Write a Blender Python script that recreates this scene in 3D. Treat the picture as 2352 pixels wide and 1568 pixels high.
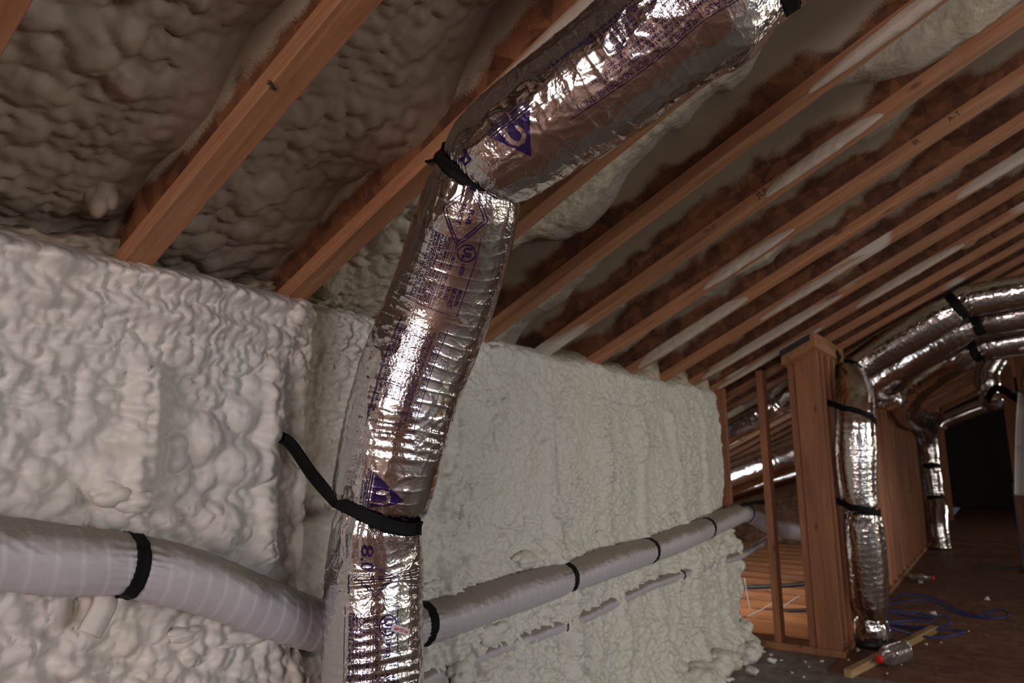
import bpy, bmesh, math, random
import numpy as np
from mathutils import Vector, Matrix
sc = bpy.context.scene
for o in list(bpy.data.objects): bpy.data.objects.remove(o)
C = sc.collection
R0 = math.radians
H = 1.086                                   # lens height above the floor
PITCH = math.radians(26.178)                # roof slope
SN, CS, TN = math.sin(PITCH), math.cos(PITCH), math.tan(PITCH)

# ------------------------------------------------------------------ camera
cam = bpy.data.cameras.new('camera'); co = bpy.data.objects.new('camera', cam); C.objects.link(co)
fw = Vector((0.80662736, 0.566645, 0.16812419)); rt = Vector((0.5765401, -0.81697153, -0.01261085)); up = Vector((-0.1302068, -0.10710259, 0.98568515))
co.matrix_world = Matrix(((rt.x, up.x, -fw.x, 0), (rt.y, up.y, -fw.y, 0), (rt.z, up.z, -fw.z, H), (0, 0, 0, 1)))
cam.sensor_width = 36; cam.lens = 1583.514 * 36 / 2352; cam.clip_start = .02; cam.clip_end = 60
cam.dof.use_dof = True; cam.dof.focus_distance = 1.45; cam.dof.aperture_fstop = 4.5
sc.camera = co
# ------------------------------------------------------------------ world and light
w = bpy.data.worlds.new('world'); sc.world = w; w.use_nodes = True
w.node_tree.nodes['Background'].inputs[0].default_value = (.75, .85, 1, 1)
w.node_tree.nodes['Background'].inputs[1].default_value = .05
def area(name, loc, aim, sx, sy, power, col):
    l = bpy.data.lights.new(name, 'AREA'); l.shape = 'RECTANGLE'; l.size = sx; l.size_y = sy; l.energy = power; l.color = col
    o = bpy.data.objects.new(name, l); C.objects.link(o); o.location = loc
    o.rotation_euler = (Vector(aim) - Vector(loc)).to_track_quat('-Z', 'Y').to_euler(); return o
# daylight through the windows of the attic (gable behind the camera, side wall, wing beyond the partition)
area('gable_daylight', (-3.18, -.6, 1.25), (0, -.55, .72), 2.3, 1.35, 88, (1, .88, .85))
area('side_daylight', (.6, -3.98, .95), (.6, 0, -.9), 2.4, 1.05, 58, (.84, .92, 1))
area('side_daylight_2', (4.3, -3.98, .95), (4.3, 0, -.5), 1.3, .95, 46, (1, .96, .80))
area('corridor_fill', (11.0, -3.98, .95), (11.0, 0, .6), .9, .95, 34, (1, .9, .8))
# fill light added to brighten the corridor; its side-wall window is made up too
area('wing_daylight', (4.50, 2.35, .62), (6.5, 2.2, .55), 1.2, .6, 20, (.95, .98, 1))
sc.view_settings.view_transform = 'Standard'; sc.view_settings.look = 'None'
sc.view_settings.gamma = 1; sc.view_settings.use_curve_mapping = False
sc.view_settings.exposure = 0.0
try:
    sc.cycles.max_bounces = 7; sc.cycles.diffuse_bounces = 3; sc.cycles.glossy_bounces = 4; sc.cycles.transmission_bounces = 6
    sc.cycles.sample_clamp_indirect = 4; sc.cycles.use_denoising = True; sc.cycles.use_adaptive_sampling = True; sc.cycles.adaptive_threshold = .045; sc.cycles.caustics_reflective = False; sc.cycles.caustics_refractive = False
except Exception: pass

# ------------------------------------------------------------------ noise
def h2(ix, iy, k=0):
    n = (ix.astype(np.int64) * 374761393 + iy.astype(np.int64) * 668265263 + k * 1274126177) & 0x7fffffff
    n = ((n ^ (n >> 13)) * 1274126177) & 0x7fffffff
    n = (n ^ (n >> 16)) & 0xffff
    return n / 65535.0
def vn(x, y, k=0):
    ix, iy = np.floor(x), np.floor(y); fx, fy = x - ix, y - iy
    fx = fx * fx * (3 - 2 * fx); fy = fy * fy * (3 - 2 * fy)
    a, b = h2(ix, iy, k), h2(ix + 1, iy, k); c, d = h2(ix, iy + 1, k), h2(ix + 1, iy + 1, k)
    return (a * (1 - fx) + b * fx) * (1 - fy) + (c * (1 - fx) + d * fx) * fy
def fbm(x, y, k=0, o=3):
    r = 0; a = .5
    for i in range(o):
        r = r + a * vn(x * 2 ** i, y * 2 ** i, k + i * 7); a *= .5
    return r / (1 - .5 ** o)
def balls(x, y, cell, rmin, rmax, k=0, zj=.35):
    """union of random balls: the blobs of sprayed foam; returns height in units of the cell"""
    x = x / cell; y = y / cell; ix, iy = np.floor(x), np.floor(y)
    best = np.full(x.shape, -1.0)
    for dx in (-1, 0, 1):
        for dy in (-1, 0, 1):
            cx, cy = ix + dx, iy + dy
            px = cx + h2(cx, cy, k + 1); py = cy + h2(cx, cy, k + 2)
            r = rmin + (rmax - rmin) * h2(cx, cy, k + 3); zc = -zj * h2(cx, cy, k + 4)
            e = .75 + .5 * h2(cx, cy, k + 5)
            d2 = ((x - px) * e) ** 2 + ((y - py) / e) ** 2
            best = np.maximum(best, zc + np.sqrt(np.maximum(r * r - d2, 0)) - (d2 > r * r) * (np.sqrt(d2) - r) * .6)
    return best * cell
def foamy(x, y, k, sizes=(.062, .040, .024), amp=.85, gate=2.6):
    """bulbous foam: the upper envelope of balls of several sizes, the dominant size changing from place to place, smaller blisters on top"""
    best = None
    for i, c in enumerate(sizes):
        b = balls(x, y, c, .42, .74, k + 10 * i, .55) * amp + .030 * (fbm(x * gate + 7 * i, y * gate, k + 3 + i) - .5) + (.0035 * i)
        best = b if best is None else np.maximum(best, b)
    return best + .30 * balls(x * 1.03, y * .97, sizes[-1] * .9, .45, .75, k + 47, .4)
def cells(x, y, k=0):
    ix, iy = np.floor(x), np.floor(y); f1 = np.full(x.shape, 9.0); f2 = f1.copy()
    for dx in (-1, 0, 1):
        for dy in (-1, 0, 1):
            cx, cy = ix + dx, iy + dy
            d = np.hypot(x - cx - h2(cx, cy, k + 1), y - cy - h2(cx, cy, k + 2))
            f2 = np.minimum(f2, np.maximum(f1, d)); f1 = np.minimum(f1, d)
    return f1, f2

# ------------------------------------------------------------------ materials
def mat(name, base=(.5, .5, .5), rough=.6, metal=0, **kw):
    m = bpy.data.materials.new(name); m.use_nodes = True
    b = m.node_tree.nodes['Principled BSDF']; b.inputs['Base Color'].default_value = (*base, 1)
    b.inputs['Roughness'].default_value = rough; b.inputs['Metallic'].default_value = metal
    for k, v in kw.items(): b.inputs[k.replace('_', ' ')].default_value = v
    return m, m.node_tree.nodes, m.node_tree.links, b
def node(ns, t, **kw):
    n = ns.new(t)
    for k, v in kw.items():
        if k in n.inputs.keys(): n.inputs[k].default_value = v
        else: setattr(n, k, v)
    return n
def coord(ns, ls, scale=(1, 1, 1), obj=True, rot=(0, 0, 0)):
    tc = ns.new('ShaderNodeTexCoord'); mp = ns.new('ShaderNodeMapping'); mp.inputs['Scale'].default_value = scale; mp.inputs['Rotation'].default_value = rot
    ls.new(tc.outputs['Object'], mp.inputs['Vector']); return mp.outputs['Vector']
def noise(ns, ls, vec, scale, detail=4, rough=.5, dist=0):
    n = node(ns, 'ShaderNodeTexNoise'); n.inputs['Scale'].default_value = scale; n.inputs['Detail'].default_value = detail
    n.inputs['Roughness'].default_value = rough; n.inputs['Distortion'].default_value = dist
    if vec is not None: ls.new(vec, n.inputs['Vector'])
    return n.outputs['Fac']
def ramp(ns, ls, fac, stops):
    r = ns.new('ShaderNodeValToRGB'); e = r.color_ramp.elements
    while len(e) < len(stops): e.new(.5)
    for el, (p, c) in zip(e, stops): el.position = p; el.color = (*c, 1) if len(c) == 3 else c
    ls.new(fac, r.inputs[0]); return r.outputs[0]
def g(v): return (v, v, v)
def mix(ns, ls, fac, a, b, mode='MIX'):
    m = ns.new('ShaderNodeMix'); m.data_type = 'RGBA'; m.blend_type = mode
    if isinstance(fac, (int, float)): m.inputs[0].default_value = fac
    else: ls.new(fac, m.inputs[0])
    for i, v in ((6, a), (7, b)):
        if isinstance(v, tuple): m.inputs[i].default_value = (*v, 1)
        else: ls.new(v, m.inputs[i])
    return m.outputs[2]
def mth(ns, ls, op, a, b=0.0, clamp=False):
    m = ns.new('ShaderNodeMath'); m.operation = op; m.use_clamp = clamp
    for i, v in ((0, a), (1, b)):
        if isinstance(v, (int, float)): m.inputs[i].default_value = v
        else: ls.new(v, m.inputs[i])
    return m.outputs[0]
def bump(ns, ls, b, h, strength, dist, prev=None):
    n = ns.new('ShaderNodeBump'); n.inputs['Strength'].default_value = strength; n.inputs['Distance'].default_value = dist
    ls.new(h, n.inputs['Height'])
    if prev is not None: ls.new(prev, n.inputs['Normal'])
    ls.new(n.outputs[0], b.inputs['Normal']); return n.outputs[0]

def foam_mat(name, c1, c2, yel, rough=.42, fine=.6, grain=0.0, gs=60):
    m, ns, ls, b = mat(name, c1, rough)
    v = coord(ns, ls)
    big = ramp(ns, ls, noise(ns, ls, v, 2.2, 3), [(.35, g(0)), (.65, g(1))])
    col = mix(ns, ls, big, c1, c2)
    ye = ramp(ns, ls, noise(ns, ls, v, 7, 4, .6), [(.60, g(0)), (.78, g(1))])
    col = mix(ns, ls, mth(ns, ls, 'MULTIPLY', ye, .45), col, yel)
    ls.new(col, b.inputs['Base Color'])
    b.inputs['Specular IOR Level'].default_value = .35
    p = bump(ns, ls, b, noise(ns, ls, v, 120, 5, .6), fine, .0012)
    if grain:
        nz = node(ns, 'ShaderNodeTexNoise'); nz.inputs['Scale'].default_value = gs * .6; ls.new(v, nz.inputs['Vector'])
        wv = ns.new('ShaderNodeVectorMath'); wv.operation = 'SCALE'; wv.inputs['Scale'].default_value = .9 / gs; ls.new(nz.outputs['Color'], wv.inputs[0])
        av = ns.new('ShaderNodeVectorMath'); av.operation = 'ADD'; ls.new(v, av.inputs[0]); ls.new(wv.outputs[0], av.inputs[1])
        vo = ns.new('ShaderNodeTexVoronoi'); vo.feature = 'SMOOTH_F1'; vo.inputs['Smoothness'].default_value = .35; vo.inputs['Scale'].default_value = gs; ls.new(av.outputs[0], vo.inputs['Vector'])
        pm = ramp(ns, ls, noise(ns, ls, v, 5, 3, .6), [(.35, g(.25)), (.65, g(1))])
        bump(ns, ls, b, mth(ns, ls, 'MULTIPLY', mth(ns, ls, 'SUBTRACT', 1.0, vo.outputs['Distance']), pm), grain, .35 / gs, p)
    return m
M = {}
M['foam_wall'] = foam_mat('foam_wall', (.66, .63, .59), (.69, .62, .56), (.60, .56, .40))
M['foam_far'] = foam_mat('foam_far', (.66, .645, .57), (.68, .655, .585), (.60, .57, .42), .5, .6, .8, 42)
M['foam_roof_shaded'] = foam_mat('foam_roof_shaded', (.37, .285, .20), (.35, .26, .19), (.31, .25, .145), .5)  # darker, browner copy of the foam: ceiling shade put into the colour

M['foam_bay_lit'] = foam_mat('foam_bay_lit', (.53, .46, .345), (.50, .43, .33), (.46, .40, .25), .5, .6, .7, 70)  # paler copy for the brighter bays: their light put into the colour
def wood_mat(name, c1, c2, c3, spray=0.0, axis=1, seed=0.0):
    m, ns, ls, b = mat(name, c1, .55)
    sc_ = [26, 26, 26]; sc_[axis] = 1.6
    tc = ns.new('ShaderNodeTexCoord'); oi = ns.new('ShaderNodeObjectInfo')
    ad = ns.new('ShaderNodeVectorMath'); ad.operation = 'ADD'
    sv = ns.new('ShaderNodeVectorMath'); sv.operation = 'SCALE'; sv.inputs['Scale'].default_value = 1.0
    cb = ns.new('ShaderNodeCombineXYZ')
    for i in range(3): ls.new(mth(ns, ls, 'MULTIPLY', oi.outputs['Random'], 13.7 + 5 * i), cb.inputs[i])
    ls.new(tc.outputs['Object'], ad.inputs[0]); ls.new(cb.outputs[0], ad.inputs[1])
    mp = ns.new('ShaderNodeMapping'); mp.inputs['Scale'].default_value = sc_; ls.new(ad.outputs[0], mp.inputs['Vector'])
    grain = noise(ns, ls, mp.outputs[0], 1.6, 5, .6, 1.2)
    col = ramp(ns, ls, grain, [(.3, c2), (.52, c1), (.75, c3)])
    sc2 = [9, 9, 9]; sc2[axis] = 1.2
    mp2 = ns.new('ShaderNodeMapping'); mp2.inputs['Scale'].default_value = sc2; ls.new(ad.outputs[0], mp2.inputs['Vector'])
    tone = ramp(ns, ls, noise(ns, ls, mp2.outputs[0], 1, 2), [(.3, g(.72)), (.7, g(1.12))])
    col = mix(ns, ls, 1.0, col, tone, 'MULTIPLY')
    # knots
    sc3 = [11, 11, 11]; sc3[axis] = 4.5
    mp3 = ns.new('ShaderNodeMapping'); mp3.inputs['Scale'].default_value = sc3; ls.new(ad.outputs[0], mp3.inputs['Vector'])
    vo = ns.new('ShaderNodeTexVoronoi'); vo.inputs['Scale'].default_value = 1; ls.new(mp3.outputs[0], vo.inputs['Vector'])
    kn = ramp(ns, ls, vo.outputs['Distance'], [(.05, g(1)), (.13, g(0))])
    col = mix(ns, ls, mth(ns, ls, 'MULTIPLY', kn, .75), col, (c2[0] * .25, c2[1] * .2, c2[2] * .2))
    if spray:
        v = ad.outputs[0]
        s1 = ramp(ns, ls, noise(ns, ls, v, 1.9, 2, .5), [(1 - spray, g(0)), (1 - spray + .05, g(1))])
        col = mix(ns, ls, s1, col, (.55, .49, .42))
    ls.new(col, b.inputs['Base Color'])
    bump(ns, ls, b, grain, .35, .0015)
    return m
M['flange'] = wood_mat('flange_lumber', (.37, .165, .078), (.28, .11, .048), (.46, .23, .115))
M['flange_spray'] = wood_mat('flange_lumber_oversprayed', (.37, .165, .078), (.28, .11, .048), (.46, .23, .115), spray=.42)
M['stud'] = wood_mat('stud_lumber', (.30, .112, .045), (.23, .078, .03), (.37, .155, .068), axis=2)
M['plate'] = wood_mat('plate_lumber', (.34, .15, .06), (.27, .10, .04), (.42, .20, .09), axis=0)
M['joist'] = wood_mat('floor_joist_lumber', (.50, .19, .065), (.40, .13, .04), (.58, .25, .09), axis=1)
M['scrap'] = wood_mat('scrap_lumber', (.42, .27, .13), (.33, .20, .09), (.50, .34, .18), axis=0)

def osb_mat(name, tones, sy=1, sz=1, spray=None, dark=1.0):
    m, ns, ls, b = mat(name, tones[0], .65)
    tc = ns.new('ShaderNodeTexCoord'); oi = ns.new('ShaderNodeObjectInfo')
    cb = ns.new('ShaderNodeCombineXYZ')
    for i in range(3): ls.new(mth(ns, ls, 'MULTIPLY', oi.outputs['Random'], 7.3 + 3 * i), cb.inputs[i])
    ad = ns.new('ShaderNodeVectorMath'); ad.operation = 'ADD'; ls.new(tc.outputs['Object'], ad.inputs[0]); ls.new(cb.outputs[0], ad.inputs[1])
    nz = node(ns, 'ShaderNodeTexNoise'); nz.inputs['Scale'].default_value = 9; ls.new(ad.outputs[0], nz.inputs['Vector'])
    wv = ns.new('ShaderNodeVectorMath'); wv.operation = 'SCALE'; wv.inputs['Scale'].default_value = .035; ls.new(nz.outputs['Color'], wv.inputs[0])
    av = ns.new('ShaderNodeVectorMath'); av.operation = 'ADD'; ls.new(ad.outputs[0], av.inputs[0]); ls.new(wv.outputs[0], av.inputs[1])
    outs = []
    for k, (rot, s_) in enumerate([((.35, .2, .5), (14, 60, 34)), ((1.1, .6, -.6), (40, 16, 60)), ((-.7, 1.0, .2), (55, 24, 15))]):
        mp = ns.new('ShaderNodeMapping'); mp.inputs['Scale'].default_value = s_; mp.inputs['Rotation'].default_value = rot; ls.new(av.outputs[0], mp.inputs['Vector'])
        vo = ns.new('ShaderNodeTexVoronoi'); vo.inputs['Scale'].default_value = .5; ls.new(mp.outputs[0], vo.inputs['Vector'])
        sp = ns.new('ShaderNodeSeparateColor'); ls.new(vo.outputs['Color'], sp.inputs[0]); outs.append(sp.outputs[k])
    f = mth(ns, ls, 'MULTIPLY', mth(ns, ls, 'ADD', mth(ns, ls, 'ADD', outs[0], outs[1]), outs[2]), .3333)
    col = ramp(ns, ls, f, [(.22, tones[1]), (.5, tones[0]), (.8, tones[2])])
    st = ramp(ns, ls, noise(ns, ls, ad.outputs[0], 14, 4, .7), [(.30, g(.68)), (.48, g(1))])
    col = mix(ns, ls, 1.0, col, st, 'MULTIPLY')
    if spray:
        lo, hi, c = spray      # overspray specks thicken towards the roof deck
        sx = ns.new('ShaderNodeSeparateXYZ'); ls.new(tc.outputs['Object'], sx.inputs[0])
        zz = mth(ns, ls, 'ADD', sx.outputs[2], mth(ns, ls, 'MULTIPLY', mth(ns, ls, 'SUBTRACT', noise(ns, ls, ad.outputs[0], 3.2, 3, .6), .5), .26))
        t = ns.new('ShaderNodeMapRange'); t.inputs[1].default_value = lo; t.inputs[2].default_value = hi; ls.new(zz, t.inputs[0])
        sp_ = noise(ns, ls, ad.outputs[0], 260, 2, .8)
        fac = ramp(ns, ls, mth(ns, ls, 'ADD', mth(ns, ls, 'MULTIPLY', t.outputs[0], 1.1), mth(ns, ls, 'MULTIPLY', sp_, .55)), [(.62, g(0)), (.85, g(1))])
        col = mix(ns, ls, fac, col, c)
    ls.new(col, b.inputs['Base Color'])
    bump(ns, ls, b, f, .5, .002)
    return m
M['web'] = osb_mat('web_osb', ((.150, .052, .021), (.075, .024, .010), (.26, .098, .040)), spray=(.075, .195, (.42, .34, .25)))
M['deck'] = osb_mat('deck_osb', ((.26, .12, .06), (.16, .07, .03), (.36, .18, .09)))
M['floor'] = osb_mat('floor_osb', ((.19, .095, .058), (.135, .066, .040), (.24, .13, .08)))
M['floor_grey'] = osb_mat('floor_grey_panel', ((.22, .20, .18), (.16, .145, .13), (.27, .25, .23)))  # greyer, slightly paler boards than the brown floor
M['dark_opening_paint'] = mat('dark_opening_paint', (.02, .016, .013), .9)[0]  # near-black: darkness of the corridor opening put into the colour
M['black'] = mat('black_strap', (.006, .006, .007), .75)[0]
M['cable_black'] = mat('cable_black', (.012, .012, .014), .5)[0]
def strap_mat():
    m, ns, ls, b = mat('black_strap_web', (.007, .007, .008), .7)
    v = coord(ns, ls); n = noise(ns, ls, v, 900, 2, .7); n2 = noise(ns, ls, v, 14, 2)
    f = ramp(ns, ls, mth(ns, ls, 'ADD', n, mth(ns, ls, 'MULTIPLY', n2, .35)), [(.80, g(0)), (.92, g(.5))])
    ls.new(mix(ns, ls, f, (.005, .005, .0055), (.10, .095, .09)), b.inputs['Base Color'])
    b.inputs['Specular IOR Level'].default_value = .15; bump(ns, ls, b, n, .4, .0006); return m
M['strap'] = strap_mat()
def foil_mat(name, cs=1.0, rough=.10, amp=1.0, base=(.70, .67, .66)):
    m, ns, ls, b = mat(name, base, rough, 1.0)
    v = coord(ns, ls)
    # fine crumpling whose strength varies in patches
    patch = ramp(ns, ls, noise(ns, ls, v, 7 * cs, 3, .6), [(.40, g(.05)), (.60, g(1))])
    nz = node(ns, 'ShaderNodeTexNoise'); nz.inputs['Scale'].default_value = 30 * cs; ls.new(v, nz.inputs['Vector'])
    wv = ns.new('ShaderNodeVectorMath'); wv.operation = 'SCALE'; wv.inputs['Scale'].default_value = .012 / cs; ls.new(nz.outputs['Color'], wv.inputs[0])
    av = ns.new('ShaderNodeVectorMath'); av.operation = 'ADD'; ls.new(v, av.inputs[0]); ls.new(wv.outputs[0], av.inputs[1])
    def vor(s, feat='F1'):
        vo = ns.new('ShaderNodeTexVoronoi'); vo.feature = feat; vo.inputs['Scale'].default_value = s * cs; ls.new(av.outputs[0], vo.inputs['Vector']); return vo.outputs['Distance']
    a = vor(170); bb = vor(60); c = noise(ns, ls, v, 420 * cs, 3, .6)
    hh = mth(ns, ls, 'ADD', mth(ns, ls, 'MULTIPLY', a, .5), mth(ns, ls, 'MULTIPLY', c, .25))
    hh = mth(ns, ls, 'MULTIPLY', hh, patch)
    hh2 = mth(ns, ls, 'MULTIPLY', bb, .35)
    p = bump(ns, ls, b, hh, .9 * amp, .0011 / cs)
    p = bump(ns, ls, b, hh2, .2 * amp, .0012 / cs, p)
    return m
M['foil'] = foil_mat('foil_film', 1.0, .14, 1.15)
M['foil_far'] = foil_mat('foil_film_far', .55, .16, 1.3)
M['ink'] = mat('purple_ink', (.032, .012, .085), .3, .4)[0]
M['sticker'] = mat('sticker_paper', (.62, .56, .62), .5)[0]
M['red_ink'] = mat('sticker_red_ink', (.5, .02, .05), .5)[0]
M['stamp'] = mat('stamp_ink', (.035, .02, .02), .7)[0]
def jacket_mat():
    m, ns, ls, b = mat('pipe_jacket', (.50, .47, .50), .42)
    v = coord(ns, ls)
    ge = ns.new('ShaderNodeNewGeometry'); sx = ns.new('ShaderNodeSeparateXYZ'); ls.new(ge.outputs['Normal'], sx.inputs[0])
    # dust and foam mist lying on the upward side
    f = mth(ns, ls, 'ADD', sx.outputs[2], mth(ns, ls, 'MULTIPLY', mth(ns, ls, 'SUBTRACT', noise(ns, ls, v, 9, 4, .6), .5), .9))
    f = ramp(ns, ls, f, [(.22, g(0)), (.62, g(1))])
    sp = ramp(ns, ls, noise(ns, ls, v, 700, 2, .7), [(.4, (.20, .165, .13)), (.7, (.40, .36, .31))])
    col = mix(ns, ls, f, (.52, .485, .52), sp)
    ls.new(col, b.inputs['Base Color'])
    bump(ns, ls, b, noise(ns, ls, v, 60, 4, .6, .6), .35, .002)
    return m
M['jacket'] = jacket_mat()
M['jacket_thin'] = mat('thin_pipe_grey', (.36, .33, .33), .5)[0]
M['blue'] = mat('blue_cable', (.01, .03, .16), .4)[0]
M['red_cap'] = mat('red_cap', (.62, .02, .012), .4)[0]
M['bottle'] = mat('clear_plastic', (.75, .72, .72), .06, 0, Transmission_Weight=.9, IOR=1.2)[0]
M['string'] = mat('white_string', (.5, .47, .42), .6)[0]
M['sheet'] = mat('pale_sheet', (.42, .38, .34), .6)[0]
M['glass'] = mat('window_frame_white', (.6, .6, .58), .5)[0]

# ------------------------------------------------------------------ mesh helpers
def link(name, me, m=None, parent=None, smooth=False):
    o = bpy.data.objects.new(name, me); C.objects.link(o)
    if m is not None: me.materials.append(m)
    if parent is not None: o.parent = parent
    if smooth: me.polygons.foreach_set('use_smooth', [True] * len(me.polygons))
    return o
def tag(o, label=None, cat=None, group=None, kind=None):
    for k, v in (('label', label), ('category', cat), ('group', group), ('kind', kind)):
        if v: o[k] = v
    return o
def empty(name, loc=(0, 0, 0)):
    o = bpy.data.objects.new(name, None); C.objects.link(o); o.location = loc; o.empty_display_size = .05; return o
def box_me(name, x0, x1, y0, y1, z0, z1, bev=.0015, sub=None):
    bm = bmesh.new(); r = bmesh.ops.create_cube(bm, size=1)
    for v in bm.verts: v.co = ((x0 + x1) / 2 + v.co.x * (x1 - x0), (y0 + y1) / 2 + v.co.y * (y1 - y0), (z0 + z1) / 2 + v.co.z * (z1 - z0))
    if bev: bmesh.ops.bevel(bm, geom=list(bm.edges), offset=bev, segments=1, affect='EDGES')
    me = bpy.data.meshes.new(name); bm.to_mesh(me); bm.free(); return me
def box(name, b, m, parent=None, bev=.0015): return link(name, box_me(name, *b, bev=bev), m, parent)
def grid_me(name, P, closed_v=False):
    """P: (n, m, 3) -> quad mesh"""
    n, m_ = P.shape[:2]; idx = np.arange(n * m_).reshape(n, m_)
    if closed_v: idx = np.hstack([idx, idx[:, :1]])
    a, b, c, d = idx[:-1, :-1], idx[1:, :-1], idx[1:, 1:], idx[:-1, 1:]
    F = np.stack([a, b, c, d], -1).reshape(-1, 4)
    me = bpy.data.meshes.new(name)
    me.vertices.add(n * m_); me.vertices.foreach_set('co', P.reshape(-1).astype(np.float32))
    me.loops.add(F.size); me.loops.foreach_set('vertex_index', F.reshape(-1).astype(np.int32))
    me.polygons.add(len(F)); me.polygons.foreach_set('loop_start', np.arange(0, F.size, 4, dtype=np.int32))
    me.polygons.foreach_set('use_smooth', np.ones(len(F), dtype=bool))
    me.update(calc_edges=True); me.validate(); return me
def cr(P, n=24):
    P = np.asarray(P, float); Q = np.vstack([2 * P[0] - P[1], P, 2 * P[-1] - P[-2]]); out = []
    for i in range(1, len(Q) - 2):
        a, b, c, d = Q[i - 1:i + 3]
        for t in np.linspace(0, 1, n, endpoint=False):
            out.append(.5 * (2 * b + (c - a) * t + (2 * a - 5 * b + 4 * c - d) * t * t + (3 * b - a - 3 * c + d) * t ** 3))
    out.append(Q[-2]); return np.array(out)
class Path:
    """smooth centre line with radius; ref fixes where theta = 0 points"""
    def __init__(s, nodes, ref=(-.74, -.67, 0)):
        s.C = cr(nodes, 40); d = np.linalg.norm(np.diff(s.C[:, :3], axis=0), axis=1); s.S = np.r_[0, np.cumsum(d)]; s.L = s.S[-1]; s.ref = np.array(ref, float)
    def at(s, q): return np.stack([np.interp(q, s.S, s.C[:, k]) for k in range(4)], -1)
    def frame(s, q):
        q = np.asarray(q, float); p = s.at(q); T = s.at(np.minimum(q + .008, s.L))[..., :3] - s.at(np.maximum(q - .008, 0))[..., :3]
        T /= np.linalg.norm(T, axis=-1, keepdims=True)
        A = s.ref - (T @ s.ref)[..., None] * T; A /= np.linalg.norm(A, axis=-1, keepdims=True)
        return p[..., :3], p[..., 3], T, A, np.cross(A, T)
    def surf(s, q, th, off):
        c, r, T, A, B = s.frame(q)
        return c + (r + off)[..., None] * (np.cos(th)[..., None] * A + np.sin(th)[..., None] * B)
def tube(name, nodes, m, parent=None, disp=None, ds=.01, nth=24, cap=True, ref=(-.74, -.67, 0)):
    p = Path(nodes, ref); n = max(3, int(p.L / ds)); q = np.linspace(0, p.L, n); th = np.linspace(0, 2 * np.pi, nth, endpoint=False)
    Q, TH = np.meshgrid(q, th, indexing='ij'); off = disp(Q, TH) if disp is not None else np.zeros_like(Q)
    P = p.surf(Q, TH, off)
    if cap:
        c0, c1 = p.at(0.0)[:3], p.at(p.L)[:3]
        P = np.concatenate([np.broadcast_to(c0, (1, nth, 3)), P, np.broadcast_to(c1, (1, nth, 3))])
    return link(name, grid_me(name, P, True), m, parent), p
def rb(nodes, r): return [(*n, r) for n in nodes]
def joist_z(y): return H + .409 + TN * (1.4 - y)       # underside of the roof joists at y

# ------------------------------------------------------------------ setting: floor
floor = box('floor', (-3.3, 4.41, -4.1, 1.62, -.32, -.02), M['floor'], bev=0); tag(floor, 'dark oriented strand board attic floor with scattered debris', 'floor', kind='structure')
seams_x = [-3.3, -.9, 1.54, 3.98, 6.42, 8.86, 11.3, 13.74, 18.0]
for i in range(len(seams_x) - 1):
    for (y0, y1) in ((-4.1, -1.9), (-1.9, -.63), (-.63, .60), (.60, 1.62)):
        if seams_x[i] > 6 and y0 < -2: continue
        yy1 = y1
        if i >= 3 and y0 > .5: yy1 = .86
        if i == 2 and y0 > .5: pass
        grey = (i == 2 and y0 > .5)
        me = box_me('floor_panel', seams_x[i] + .0015, seams_x[i + 1] - .0015, y0 + .0015, yy1 - .0015, -.02, 0, bev=.001)
        link('floor_panel', me, M['floor_grey'] if grey or (i == 2) else M['floor'], floor)
link('floor_panel', box_me('floor_panel', 3.9815, 4.418, .8615, 1.6185, -.02, 0, bev=.001), M['floor_grey'], floor)
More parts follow.
